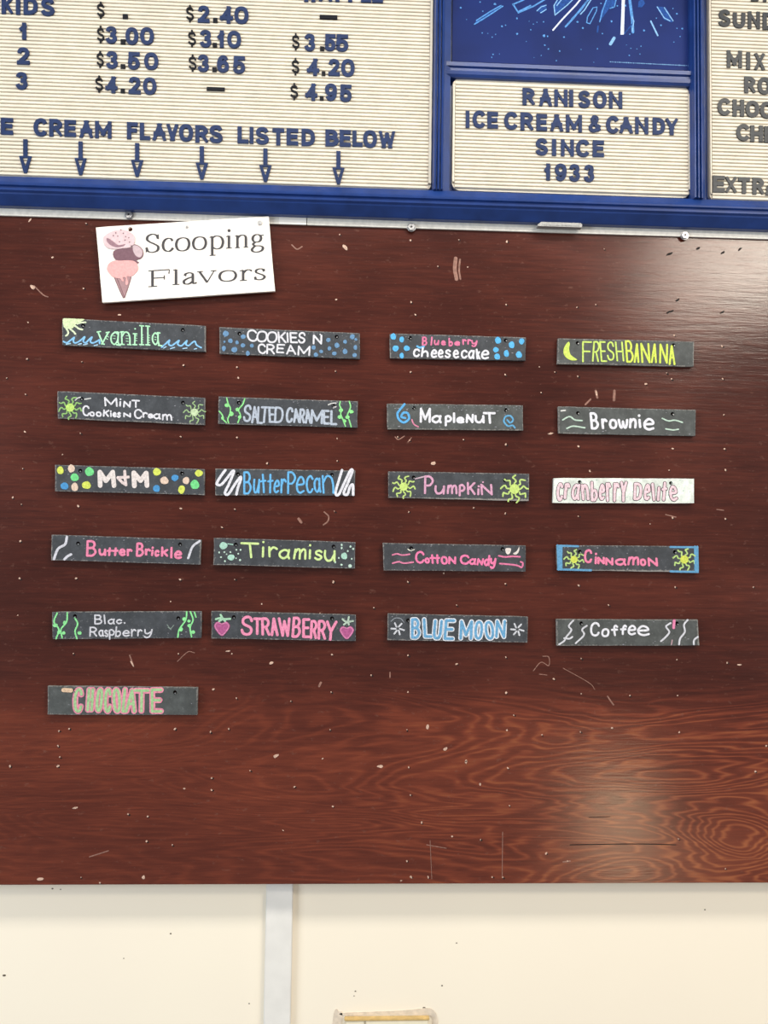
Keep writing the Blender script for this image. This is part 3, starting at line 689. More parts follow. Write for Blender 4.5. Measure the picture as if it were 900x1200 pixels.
class Sign:
    def __init__(s, label, crop, corners, holes, mat=None, name='flavor_sign', yf=YP, thick=.007):
        s.crop = crop; s.yf = yf; s.q = 0; s.rnd = random.Random(int(corners[1][1]*3+corners[0][0]))
        s.c = [s.px(u, v) for u, v in corners]
        (x0, y0), (x1, y1) = s.c[0], s.c[1]; s.sl = ((y1-y0)/(x1-x0)+(s.c[2][1]-s.c[3][1])/(s.c[2][0]-s.c[3][0]))/2
        ctr = PT(sum(p[0] for p in s.c)/4, sum(p[1] for p in s.c)/4, yf)
        pa, pb = PT(*s.c[0], yf), PT(*s.c[1], yf)
        s.t = thing(name, label, 'sign', tuple(ctr), math.atan2(-(pb.z-pa.z), pb.x-pa.x), 'flavor signs on the brown board')
        hp = [s.px(u, v) for u, v in holes]
        s.plank = hole_plank(s.c, hp, yf, thick, 2.3*S, s.t, mat or M_slate)
        for (hx, hy) in hp: nail(hx+.5, hy+.9, yf-.0004, .0011, .0012, M_steel)
    def up(s, lev):
        s.q += 1; return s.yf-.0003*lev-2.1e-5*(s.q % 14)
    def px(s, u, v, crop=None):
        x0, y0, k = crop or s.crop; return (x0+u/k, y0+v/k)
    def text(s, spec, wid, col, lev=1, crop=None, name='lettering', grow=0., label=None):
        bm = bmesh.new(); k = (crop or s.crop)[2]; yf = s.yf-.0003*lev
        s.rnd.seed(len(spec))
        for it in spec.split('|'):
            a_ = it.split(); ch = a_[0]; u0_, u1_, v0_, v1_ = [float(q) for q in a_[1:5]]
            ww = float(a_[5]) if len(a_) > 5 else wid; yf = s.up(lev)
            uc = (u0_+u1_)/2
            if u1_-u0_ < ww*k*1.05: u0_, u1_ = uc-ww*k*.53, uc+ww*k*.53
            g_ = grow*k
            u0_, u1_, v0_, v1_ = u0_-g_, u1_+g_, v0_-g_, v1_+g_
            sh = s.rnd.uniform(-.10, .10)*(v1_-v0_)
            def tf(u, v, a=u0_, b=u1_, c=v0_, d=v1_, uc=uc, sh=sh):
                uu = a+u*(b-a)+sh*(v-.5); vv = d-v*(d-c)+s.sl*(uu-uc)
                p = PT(*s.px(uu, vv, crop), yf); return (p.x, p.z)
            draw(bm, ch, tf, (u1_-u0_)/k*S, (v1_-v0_)/k*S, (ww)*S, yf, s.yf+.0003)
        return obj(name, bm, paint(col), s.t, label=label)
    def lines(s, polys, wid, col, lev=1, crop=None, name='painted_line', smooth=True, closed=False, label=None):
        bm = bmesh.new(); yf = s.yf-.0003*lev
        for pts in polys:
            q = catmull(pts, closed) if smooth and len(pts) > 2 else pts; yf = s.up(lev)
            ribbon(bm, [(p.x, p.z) for p in (PT(*s.px(u, v, crop), yf) for u, v in q)], wid*S, yf, s.yf+.0003, closed=closed)
        return obj(name, bm, paint(col), s.t, label=label)
    def fill(s, polys, col, lev=1, crop=None, name='painted_shape', label=None):
        bm = bmesh.new(); yf = s.yf-.0003*lev
        for pts in polys:
            yf = s.up(lev)
            prism(bm, [(p.x, p.z) for p in (PT(*s.px(u, v, crop), yf) for u, v in catmull(pts, True, 4))], yf, s.yf+.0003)
        return obj(name, bm, paint(col), s.t, label=label)
    def dots(s, L_, col, lev=1, crop=None, name='painted_dot', n=14, one=False):
        k = (crop or s.crop)[2]; yf = s.yf-.0003*lev; rn = random.Random(len(L_)*7+int(L_[0][0]))
        bm = bmesh.new()
        for u, v, r in L_:
            yf = s.up(lev); p = PT(*s.px(u, v, crop), yf); R_ = r/k*S; e = rn.uniform(.85, 1.12); ph = rn.uniform(0, 6)
            prism(bm, [(p.x+R_*e*(1+.08*math.sin(2*t+ph))*math.cos(t), p.z+R_/e*(1+.08*math.sin(3*t+ph))*math.sin(t)) for t in (2*math.pi*i/n for i in range(n))], yf, s.yf+.0003)
            if not one: obj(name, bm, paint(col), s.t); bm = bmesh.new()
        if one: return obj(name, bm, paint(col), s.t, kind='stuff')
        bm.free()
    def sun(s, u, v, r, R, disc_col, ray_col, n=8, ph=.3, wid=1.5, skip=()):
        bm = bmesh.new(); k = s.crop[2]; yf = s.yf-.0003
        for i in range(n):
            if i in skip: continue
            t = 2*math.pi*i/n+ph
            pts = []
            for j in range(5):
                d = r*1.15+(R-r*1.15)*j/4; a_ = .17*math.sin(j*1.7+i)
                pts.append((u+d*math.cos(t+a_), v+d*math.sin(t+a_)))
            ribbon(bm, [(p.x, p.z) for p in (PT(*s.px(*q), yf) for q in catmull(pts))], wid*S, yf-i*1.7e-5, s.yf+.0003)
        rays = obj('painted_sun', bm, paint(ray_col), s.t)
        bm = bmesh.new(); p = PT(*s.px(u, v), yf); disc(bm, p.x, p.z, r/k*S, yf-.0004, s.yf+.0003, 16); obj('sun_disc', bm, paint(disc_col), rays)
    def chalk(s, n, seed, col=(160, 160, 164), band=None):
        """tiny chalk flecks left on the plank"""
        rn = random.Random(seed); bm = bmesh.new(); yf = s.yf-.0002
        for i in range(n):
            a_ = rn.random(); b_ = rn.random(); yf = s.yf-.00012-i*1.1e-6
            if band: b_ = band[0]+b_*(band[1]-band[0])
            elif rn.random() < .6: b_ = rn.choice((rn.uniform(.02, .14), rn.uniform(.86, .98)))
            t = [s.c[0][q]*(1-a_)*(1-b_)+s.c[1][q]*a_*(1-b_)+s.c[2][q]*a_*b_+s.c[3][q]*(1-a_)*b_ for q in (0, 1)]
            p = PT(*t, yf); r = rn.uniform(.2, .6)*S; e = rn.uniform(.8, 2.4)
            prism(bm, [(p.x+r*e*math.cos(6.283*q/6), p.z+r*math.sin(6.283*q/6)*rn.uniform(.5, 1)) for q in range(6)], yf, s.yf+.0002)
        obj('chalk_flecks', bm, paint(col), s.t, kind='stuff')
    def drip(s, u0, v0, pts, col, wid=1.7):
        s.lines(pts, wid, col)

WHT = (228, 228, 230)
# row 1
s = Sign('black plank sign reading "vanilla" with a pale sun and blue waves', (55, 360, 4.5), [(82,58),(835,98),(835,235),(80,200)], [(190,97),(716,120)])
c9 = (70, 370, 9.)
s.text('v 395 520 165 295|a 530 632 168 310|n 645 747 165 305|i 776 810 130 305|l 848 882 100 305|l 912 947 103 308|a 968 1052 175 312', 1.7, (188, 238, 205), crop=c9)
s.lines([[(395,172),(430,166)],[(490,178),(522,172)],[(640,172),(672,168)],[(640,300),(680,303)],[(715,303),(752,306)],[(772,305),(812,306)],[(845,104),(885,108)],[(842,303),(885,306)],[(908,108),(948,112)],[(908,306),(950,309)],[(776,190),(812,192)],[(580,172),(612,172)],[(600,306),(640,312)],[(1030,178),(1056,182)],[(1040,312),(1075,316)],[(440,296),(470,300)]], 1.5, (188, 238, 205), crop=c9, smooth=False, name='letter_serifs')
s.lines([[(860+0,y),(880,y+3)] for y in (200,225,250,275)]+[[(930,y),(950,y+3)] for y in (205,230,255,280)]+[[(795,y),(815,y+3)] for y in (210,235,260)]+[[(500,215),(515,225)],[(488,240),(505,248)],[(565,212),(585,214)],[(565,240),(585,242)],[(700,210),(720,212)],[(700,240),(722,242)],[(700,268),(722,270)],[(1000,225),(1018,227)],[(1000,250),(1018,252)]], .7, (188, 238, 205), crop=c9, smooth=False, name='letter_ticks')
s.lines([[(40,272),(75,285),(115,258),(152,230),(143,268),(168,288),(225,255),(264,222),(248,270),(275,284),(305,255),(340,226),(322,270),(350,288),(395,268),(418,256),(420,292)],
         [(1075,332),(1110,302),(1157,258),(1148,298),(1180,315),(1225,285),(1258,262),(1245,300),(1280,318),(1315,290),(1342,264),(1330,300),(1360,315),(1395,285),(1426,272),(1440,305),(1468,325),(1492,337)]], 1.8, (142, 200, 238), crop=c9, name='painted_waves')
s.lines([[(68,300),(112,293)],[(195,302),(228,294)],[(250,306),(292,296)],[(363,316),(398,306)],[(1095,342),(1122,326)],[(1168,347),(1212,334)],[(1300,347),(1342,340)],[(1420,352),(1444,346)]], 1.2, (176, 218, 240), crop=c9, smooth=False, name='painted_waves')
sl = s.fill([[(34,34),(80,28),(180,32),(262,38),(220,62),(170,90),(140,128),(95,138),(55,132),(36,95)]], (222, 230, 190), crop=c9, name='painted_sun')
s.lines([[(70,135),(88,170),(84,195),(64,212)],[(110,138),(145,168),(165,192)],[(150,100),(180,120),(205,138),(238,146)],[(185,85),(225,72),(272,70)]], 2., (226, 232, 204), crop=c9, name='sun_rays')
s.chalk(16, 1)
s = Sign('black plank sign reading "COOKIES N CREAM" in white among grey-blue dots', (245, 365, 4.737), [(57,88),(837,120),(837,262),(60,235)], [(168,122),(708,140)])
s.text('C 210 268 100 168|O 263 325 106 172|O 320 380 110 176|K 382 428 112 176|I 430 442 116 174|E 448 492 115 176|S 494 536 114 178|N 576 628 128 183|. 612 622 122 132 1.5', 2.1, WHT)
s.text('C 270 316 178 236|R 318 366 180 238|E 374 420 180 232|A 426 482 184 240|M 492 562 190 246', 2.0, WHT)
s.dots([(93,123,16),(190,140,13),(118,163,13),(155,172,10),(188,188,12),(82,205,13),(140,212,16),(237,190,11),(215,232,12),(662,158,12),(710,188,14),(755,168,11),(668,205,11),(622,222,10),(695,233,12),(755,222,14),(580,200,12),(795,140,14),(812,200,12),(808,242,12),(593,240,12),(815,155,8),(85,168,6)], (112, 152, 186))
s.chalk(26, 2)
s = Sign('black plank sign reading "Blueberry cheesecake" with bright blue dots', (445, 375, 4.737), [(55,75),(812,97),(808,225),(57,210)], [(170,100),(700,113)])
c9 = (480, 385, 9.)
s.text('B 130 188 85 182|l 222 242 85 180|u 255 312 120 176|e 330 382 125 180|b 410 458 98 190|e 470 532 132 182|r 555 602 112 175|r 608 655 112 172|y 650 716 122 196', 1.9, (222, 128, 168), crop=c9)
s.text('C 36 110 210 302|h 122 205 195 302|e 222 292 218 312|e 296 358 218 312|s 370 438 218 312|e 455 522 222 316|c 540 612 222 318|a 614 688 224 322|k 700 746 212 326|e 752 840 224 326', 2.3, (236, 236, 238), crop=c9)
s.lines([[(80,188),(110,200),(150,190)]], 2.4, (110, 185, 230), crop=c9)
s.dots([(75,92,17),(122,108,15),(88,157,17),(150,157,16),(122,198,14),(657,113,18),(732,138,18),(788,118,16),(645,165,15),(652,203,17),(703,186,17),(773,193,18)], (98, 186, 236))
s.chalk(30, 3)
s = Sign('black plank sign reading "FRESH BANANA" in yellow with a small banana', (640, 380, 4.737), [(66,78),(820,97),(818,235),(64,218)], [(175,104),(708,116)], M_slate2)
c7 = (675, 390, 6.923)
s.text('F 50 130 68 240|R 135 192 68 236|E 195 247 68 236|S 250 312 70 226|H 322 386 70 232', 1.9, (208, 226, 120), crop=c7)
s.text('B 402 466 62 242|A 470 516 84 244|N 526 600 82 246|A 610 660 86 246|N 676 746 88 250|A 750 806 100 262', 2.3, (218, 230, 104), crop=c7)
s.fill([[(122,98),(100,130),(98,165),(118,190),(148,201),(172,197),(158,186),(136,168),(128,140),(131,108)]], (212, 226, 112), name='painted_banana')
s.chalk(14, 4)
# row 2
s = Sign('black plank sign reading "Mint Cookies n Cream" between two green suns', (55, 445, 4.5), [(55,60),(832,95),(832,238),(57,203)], [(183,101),(717,121)])
c75 = (85, 460, 7.5)
s.text('M 280 394 42 124|i 410 430 52 124|N 446 512 74 132|T 520 592 64 134', 1.9, WHT, crop=c75)
s.text('C 86 150 112 208|o 148 196 166 212|o 204 256 166 214|K 268 322 150 214|i 326 348 158 216|e 350 388 172 218|s 390 426 170 222|N 446 514 176 220|C 540 612 144 232|r 614 664 172 222|e 660 710 184 228|a 708 776 182 236|m 784 876 188 246', 1.9, WHT, crop=c75)
s.sun(122,147,22,62,(190,220,120),(150,190,120),9,.2,1.5); s.sun(778,172,20,58,(200,214,180),(160,185,140),9,.5,1.3)
s.lines([[(150,108),(160,98),(176,92)],[(200,103),(230,98)]], 1.4, (205,205,205)); s.chalk(20, 5)
s = Sign('black plank sign reading "SALTED CARAMEL" in grey-white with green vines', (245, 455, 4.737), [(53,47),(825,73),(822,218),(52,198)], [(165,79),(690,97)])
c75 = (300, 460, 7.5)
s.text('S 190 236 90 188|A 232 276 98 196|L 266 300 100 198|T 284 332 100 194|E 330 366 102 192|D 362 414 102 194', 2.5, (186, 196, 206))
s.text('C 262 328 128 268|A 322 386 138 268|R 378 434 140 272|A 426 486 144 274|M 480 590 148 278|E 588 650 152 282|L 652 716 154 288', 2.7, (186, 196, 206), crop=c75)
s.lines([[(98,55),(106,85),(118,110),(116,140),(104,170),(108,192)],[(57,128),(74,150),(78,172),(96,190)],[(198,58),(186,90),(164,120),(174,150),(160,190)]], 1.5, (150, 226, 150), name='painted_vine')
s.lines([[(740,80),(735,110),(750,150),(745,190),(765,240),(786,296)],[(820,78),(830,130),(804,200),(820,245),(836,300)]], 1.5, (150, 226, 150), crop=c75, name='painted_vine')
s.dots([(98,95,11),(124,142,12),(75,165,9),(156,118,10),(170,160,10),(732,122,11),(726,160,11),(752,182,10),(790,130,11),(768,160,11)], (150, 226, 150), name='vine_leaf')
s.lines([[(662,92),(680,84),(705,82)],[(705,102),(690,108)]], 1.5, (205,205,205)); s.chalk(34, 6)
s = Sign('worn black plank sign reading "Maplenut" in white with blue swirls', (445, 460, 4.737), [(40,62),(795,70),(795,210),(42,203)], [(190,86),(700,97)], M_slate2)
s.text('M 222 284 84 168|a 285 346 124 172|p 360 402 124 188|l 405 420 110 170|e 424 470 134 172|N 478 522 118 170|u 526 582 124 172|T 574 646 108 174', 2.7, (236,236,238))
s.lines([[(138,65),(110,98),(98,118),(106,148),(134,166),(162,146),(156,116),(132,112),(120,134),(142,142)]], 2.6, (100, 178, 228), name='painted_swirl')
s.lines([[(750,196),(738,182),(712,186),(690,162),(698,134),(726,130),(740,152),(724,168),(708,152)]], 2., (105, 170, 208), name='painted_swirl')
s.lines([[(178,150),(190,176),(214,190)]], 1.6, (216,140,170)); s.chalk(60, 7, band=(.02,.25)); s.chalk(24, 77)
s = Sign('grey-black plank sign reading "Brownie" in white with short wavy lines', (640, 465, 4.737), [(68,53),(830,73),(828,217),(70,203)], [(177,90),(702,95)], M_slate2)
s.text('B 244 292 86 182|r 306 342 120 180|o 348 396 122 180|w 398 458 122 178|n 460 504 118 176|i 510 528 98 174|e 538 602 118 188', 2.9, (238,238,240))
s.lines([[(92,128),(130,110),(160,128),(200,132)],[(115,176),(150,163),(215,172)]], 1.7, (198,216,208), name='painted_waves')
s.lines([[(645,120),(680,134),(715,130),(757,142)],[(665,178),(705,184),(735,180)]], 1.6, (198,216,208), name='painted_waves')
s.lines([[(84,78),(106,75)]], 1.8, (220,220,220)); s.chalk(20, 8)
# row 3
s = Sign('black plank sign with white block letters among yellow, green, cream and blue dots', (55, 535, 4.615), [(45,45),(853,68),(850,207),(45,187)], [(180,77),(731,90)])
c11 = (105, 545, 11.25)
s.lines([[(140,270),(134,92)],[(134,92),(215,208)],[(215,208),(305,92)],[(305,92),(322,272)]], 5.2, (226,224,222), crop=c11, smooth=False, name='lettering')
s.lines([[(590,275),(582,102)],[(582,102),(672,205)],[(672,205),(746,105)],[(746,105),(756,270)]], 5.4, (226,224,222), crop=c11, smooth=False, name='lettering')
s.lines([[(463,80),(468,180),(480,262)],[(372,165),(512,158)],[(372,168),(430,228),(480,262)]], 3.2, (226,216,216), crop=c11, smooth=False, name='ampersand')
s.dots([(72,75,19),(213,155,22),(595,83,20),(728,178,20),(822,90,19)], (218,222,104)); s.dots([(230,82,23),(150,113,21),(800,152,24)], (122,214,144))
s.dots([(95,160,20),(692,115,18),(592,173,19)], (82,154,206)); s.dots([(132,65,19),(150,165,20),(635,130,21),(752,130,19)], (224,206,188)); s.chalk(14, 9)
s = Sign('black plank sign reading "Butter Pecan" in bright blue with white zigzags', (245, 540, 4.737), [(35,43),(810,55),(810,193),(35,190)], [(160,74),(682,78)])
s.text('B 38 112 56 258|u 124 184 120 250|t 188 242 76 248|t 248 304 76 250|e 304 358 128 248|r 364 418 118 250|P 424 502 56 256|e 500 580 98 252|c 588 656 88 248|a 654 722 110 244|n 730 836 88 252', 2.3, (112, 188, 236), crop=(280, 545, 7.5))
s.lines([[(90,52),(62,90),(43,128),(68,132),(100,95),(130,58),(136,66),(110,130),(88,178),(108,184),(140,135),(172,92),(176,102),(160,150),(152,186)]], 3., (234,234,236), name='painted_zigzag')
s.lines([[(738,52),(720,110),(702,178),(720,186),(752,120),(784,55),(796,58),(772,120),(748,178),(768,186),(782,145),(798,134),(800,188)]], 3., (234,234,236), name='painted_zigzag'); s.chalk(12, 10)
s = Sign('black plank sign reading "Pumpkin" in pale pink between two yellow-green suns', (445, 545, 4.737), [(47,35),(828,48),(828,200),(47,180)], [(188,69),(696,84)])
s.text('P 246 300 58 162|u 304 362 112 164|m 372 432 108 162|p 438 476 104 174|K 484 532 94 166|i 540 556 112 168|. 566 580 88 102 2|N 560 626 104 168', 2.5, (216,168,198))
s.sun(133,120,23,64,(206,224,132),(196,216,134),9,.1,1.7); s.sun(748,133,28,76,(206,224,132),(196,216,134),9,.55,1.9)
s.lines([[(198,76),(215,72),(246,64)]], 1.6, (200,180,196)); s.chalk(12, 11)
s = Sign('white plank sign reading "Cranberry Delite" in pink-white letters with dark outlines', (640, 545, 4.737), [(42,72),(820,75),(820,212),(40,210)], [(187,94),(693,100)], M_white_plank)
T1 = 'c 72 152 105 322|r 160 230 110 302|a 245 350 120 312|n 362 452 122 314|b 472 556 90 326|e 568 640 122 314|r 650 716 105 330|r 735 812 105 330|Y 815 900 90 332'
T2 = 'D 125 226 105 312|e 245 322 122 314|l 336 376 108 322|j 396 440 150 322|t 450 520 95 322|e 540 640 140 322'
for sp, cr in ((T1, (645, 555, 10.)), (T2, (730, 555, 10.))):
    s.text(sp, 4.3, (74, 62, 74), lev=1, crop=cr, grow=.55, name='lettering_outline', label='dark outline of the letters')
    s.text(sp, 3.0, (236, 214, 224), lev=2, crop=cr, grow=-.1)
s.chalk(60, 12, (150, 190, 176), (.05,.95))
# row 4
s = Sign('black plank sign reading "Butter Brickle" in pink with white strokes at its ends', (55, 615, 4.615), [(27,53),(833,80),(828,215),(22,190)], [(168,101),(720,106)])
s.text('B 44 132 58 198|u 148 212 128 190|t 214 266 118 192|t 264 316 118 192|e 318 376 128 192|r 384 434 130 194|B 464 532 78 198|r 538 590 128 188|i 592 612 112 192|c 618 662 138 198|k 674 738 112 198|l 752 772 114 212|e 784 852 144 218', 2.6, (236,142,178), crop=(95, 625, 7.2))
s.lines([[(108,65),(98,105),(60,130),(38,185)],[(95,186),(112,170),(130,160)]], 2.8, (216,216,220), name='painted_stroke'); s.lines([[(826,88),(788,118),(764,180)]], 2.6, (216,216,220), name='painted_stroke'); s.chalk(26, 13)
s = Sign('black plank sign reading "Tiramisu" in pale yellow-green with tiny dots', (245, 620, 4.737), [(28,48),(812,72),(808,220),(25,197)], [(148,86),(691,97)])
s.text('T 178 282 74 162|i 290 310 66 158|r 328 382 96 158|a 384 452 110 168|m 468 542 106 170|i 550 570 84 168|s 584 632 114 174|u 638 702 116 182', 2.5, (216,234,164))
s.dots([(80,92,20),(122,157,18),(750,150,18)], (178,216,206))
s.lines([[(104,82),(132,86)]], 1., (178,216,206)); s.dots([(56,130,5),(85,128,5),(98,140,4),(118,128,5),(152,115,5),(175,115,5),(66,156,5),(162,137,5),(88,178,5),(172,172,6),(150,162,4),(736,88,6),(785,97,6),(736,105,6),(800,110,6),(720,160,5),(770,122,5),(735,198,6),(783,205,10),(792,165,5),(700,183,7)], (200,220,214), n=8, name='painted_specks', one=True); s.chalk(12, 14)
s = Sign('black plank sign reading "Cotton Candy" in pink between pink wavy lines', (440, 625, 4.737), [(42,53),(835,67),(832,212),(45,205)], [(198,82),(705,87)])
s.text('C 220 272 98 168|o 272 302 134 168|t 300 332 116 170|t 328 360 116 170|o 362 402 126 174|N 404 448 128 172|C 468 522 118 174|a 518 560 138 176|N2 562 602 138 178|d 600 636 120 182|y 634 670 136 198', 2.4, (240,134,182))
s.lines([[(95,120),(120,114),(150,121),(190,116)],[(95,166),(130,158),(160,166),(210,160)]], 1.8, (222,136,172), name='painted_waves')
s.lines([[(685,125),(720,131),(760,128),(802,130)],[(690,168),(740,172),(785,178),(812,188),(818,165),(806,158)]], 1.9, (226,130,172), name='painted_waves')
s.fill([[(722,85),(752,84),(745,112),(728,114)],[(798,74),(796,100),(780,118),(764,112),(785,98)]], (228,226,222), name='painted_patch'); s.lines([[(180,88),(195,96),(215,90)]], 1.2, (220,220,214)); s.chalk(16, 15)
s = Sign('black plank sign edged in blue reading "Cinnamon" in pink between two suns', (640, 625, 4.737), [(58,65),(845,72),(848,217),(63,203)], [(187,102),(715,104)])
s.fill([[(59,66),(74,66),(90,68),(90,135),(90,200),(76,203),(64,202),(61,135)]], (104,164,200), name='blue_border', label='sky blue painted edge')
s.fill([[(822,73),(834,72),(844,73),(846,145),(847,216),(836,216),(824,215),(823,145)]], (104,164,200), name='blue_border', label='sky blue painted edge')
s.lines([[(62,69),(120,70),(178,72)],[(66,200),(150,202),(250,205)],[(690,76),(770,77),(840,77)],[(690,211),(770,213),(842,214)]], 2.4, (104,164,200), smooth=False, name='blue_border', label='sky blue painted edge')
s.text('C 210 256 88 166|i 268 284 108 172|N 284 326 130 172|N 328 374 134 178|a 380 446 138 180|m 452 518 128 178|o 520 556 140 182|N 564 620 134 184', 2.6, (240,140,178))
s.sun(155,145,20,56,(216,220,100),(190,214,140),8,.2,1.7); s.sun(767,145,23,62,(216,220,100),(190,214,140),8,.3,1.7); s.chalk(40, 16)
# row 5
s = Sign('black plank sign reading "Blac. Raspberry" in thin white letters with green vines', (55, 705, 4.615), [(28,55),(835,52),(835,195),(30,203)], [(151,79),(710,90)])
s.text('B 256 300 70 124|l 304 320 70 122|a 328 368 92 124|c 374 406 94 122|. 416 424 112 120|R 230 272 136 190|a 278 308 152 190|s 310 332 152 192|p 334 368 148 206|b 370 402 134 192|e 408 448 154 190|r 454 484 148 190|r 488 516 150 188|y 524 570 148 198', 1.7, (216,216,218))
s.lines([[(55,62),(38,110),(64,150),(50,200)],[(110,60),(106,110),(76,150),(82,196)],[(150,88),(166,120),(152,160),(162,200)]], 1.7, (150,230,160), name='painted_vine')
s.lines([[(756,55),(750,100),(716,150),(708,192)],[(776,55),(790,100),(774,140),(782,190)],[(798,58),(806,84)]], 1.7, (150,230,160), name='painted_vine')
s.dots([(45,128,11),(96,115,10),(66,165,10),(176,170,10),(90,170,9),(742,95,10),(726,150,10),(770,130,10),(790,165,10),(768,105,8)], (150,230,160), name='vine_leaf'); s.chalk(30, 17)
s.lines([[(650,125),(668,145),(686,128)],[(655,140),(672,152)]], .8, (140,150,148))
s = Sign('black plank sign reading "STRAWBERRY" in pink between two strawberries', (240, 705, 4.737), [(35,52),(838,72),(838,220),(38,203)], [(161,86),(706,93)])
s.text('S 52 156 46 216|T 155 226 62 210|R 224 300 62 216|A 300 368 62 220|W 368 476 62 226|B 484 562 56 234|E 570 638 68 236|R 636 700 84 244|R 700 774 84 250|Y 764 862 88 258', 3.1, (240,154,190), crop=(275, 715, 7.2))
for cx, cy, r in ((95, 148, 44), (788, 170, 40)):
    s.fill([[(cx,cy-r*.62),(cx+r*.55,cy-r*.85),(cx+r,cy-r*.35),(cx+r*.7,cy+r*.35),(cx,cy+r),(cx-r*.7,cy+r*.35),(cx-r,cy-r*.35),(cx-r*.55,cy-r*.85)]], (178,96,148), name='painted_strawberry')
    s.lines([[(cx,cy-r*.55),(cx+r*.5,cy-r*.7),(cx+r*.86,cy-r*.3),(cx+r*.55,cy+r*.35),(cx,cy+r*.85),(cx-r*.55,cy+r*.35),(cx-r*.86,cy-r*.3),(cx-r*.5,cy-r*.7)]], 1.3, (214,138,182), lev=2, closed=True, name='strawberry_outline')
s.lines([[(62,98),(84,92),(104,98),(140,96)],[(88,74),(100,95),(112,108)],[(80,108),(100,96)]], 2.4, (176,214,190), lev=3, name='strawberry_leaves')
s.lines([[(765,98),(785,112),(822,108)],[(800,86),(795,110),(800,128)],[(772,128),(792,112)]], 2.2, (186,200,190), lev=3, name='strawberry_leaves'); s.chalk(18, 18)
s = Sign('black plank sign reading "BLUE MOON" in blue letters outlined in white', (445, 705, 4.737), [(45,67),(822,83),(820,227),(43,213)], [(157,104),(700,111)])
T1 = 'B 44 124 64 234|L 144 218 64 226|U 224 300 76 240|E 314 402 72 244|M 440 548 80 242|O 558 632 84 242|O 642 722 86 242|N 730 816 78 228'
s.text(T1, 5.6, (232,236,238), lev=1, crop=(475, 715, 6.923), grow=.9, name='lettering_outline', label='white outline of the letters')
s.text(T1, 2.9, (112,172,208), lev=2, crop=(475, 715, 6.923), grow=-.35)
for cx, cy in ((100, 150), (764, 154)):
    s.lines([[(cx+12*math.cos(t), cy+12*math.sin(t)), (cx+36*math.cos(t+.15), cy+34*math.sin(t+.15))] for t in (.1, 1.1, 2.0, 3.0, 4.1, 5.2)], 1.9, (214,216,218), smooth=False, name='painted_burst')
s.lines([[(62,110),(85,92),(115,94),(135,115)]], .9, (150,156,160)); s.chalk(16, 19)
s = Sign('grey-black plank sign reading "Coffee" in white with white squiggles and a pink dab', (640, 710, 4.737), [(58,73),(840,78),(850,220),(62,220)], [(195,97),(727,98)], M_slate2)
s.text('C 244 298 90 170|o 306 352 124 174|f 360 402 104 168|f 410 448 104 162|e 452 500 106 164|e 504 574 108 168', 2.4, (240,240,242))
s.lines([[(150,82),(126,112),(140,135),(112,172),(100,195),(72,214)],[(100,180),(130,182),(146,172)],[(226,110),(200,132),(210,162),(164,208)]], 1.9, (220,220,222), name='painted_squiggle')
s.lines([[(692,95),(666,115),(684,145),(662,175),(638,196)],[(786,78),(766,105),(770,145),(745,180),(738,214)],[(842,172),(822,190),(820,214)]], 2., (222,222,224), name='painted_squiggle')
s.lines([[(711,82),(708,122)]], 3.2, (228,140,182), name='pink_dab'); s.lines([[(700,190),(696,214)]], 1.2, (200,170,180)); s.chalk(22, 20)
# row 6
s = Sign('black plank sign alone in the bottom row reading "CHOCOLATE" in pink and green', (45, 790, 4.5), [(50,62),(838,70),(838,215),(50,213)], [(187,89),(720,96)], M_slate2)
T1 = 'C 82 166 84 304|H 200 262 84 292|O 278 344 84 298|C 350 418 84 304|O 426 502 84 304|L 512 566 84 304|A 540 640 92 304|T 612 752 92 302|E 760 868 86 304'
s.text(T1, 6.6, (232,150,176), lev=1, crop=(75, 795, 7.5), grow=1.1, name='lettering_outline', label='pink outline of the letters')
s.text(T1, 3.0, (172,204,156), lev=2, crop=(75, 795, 7.5), grow=-.4)
s.lines([[(132,84),(172,86)]], 4.6, (226,200,170), lev=2, name='painted_dab'); s.chalk(14, 21)

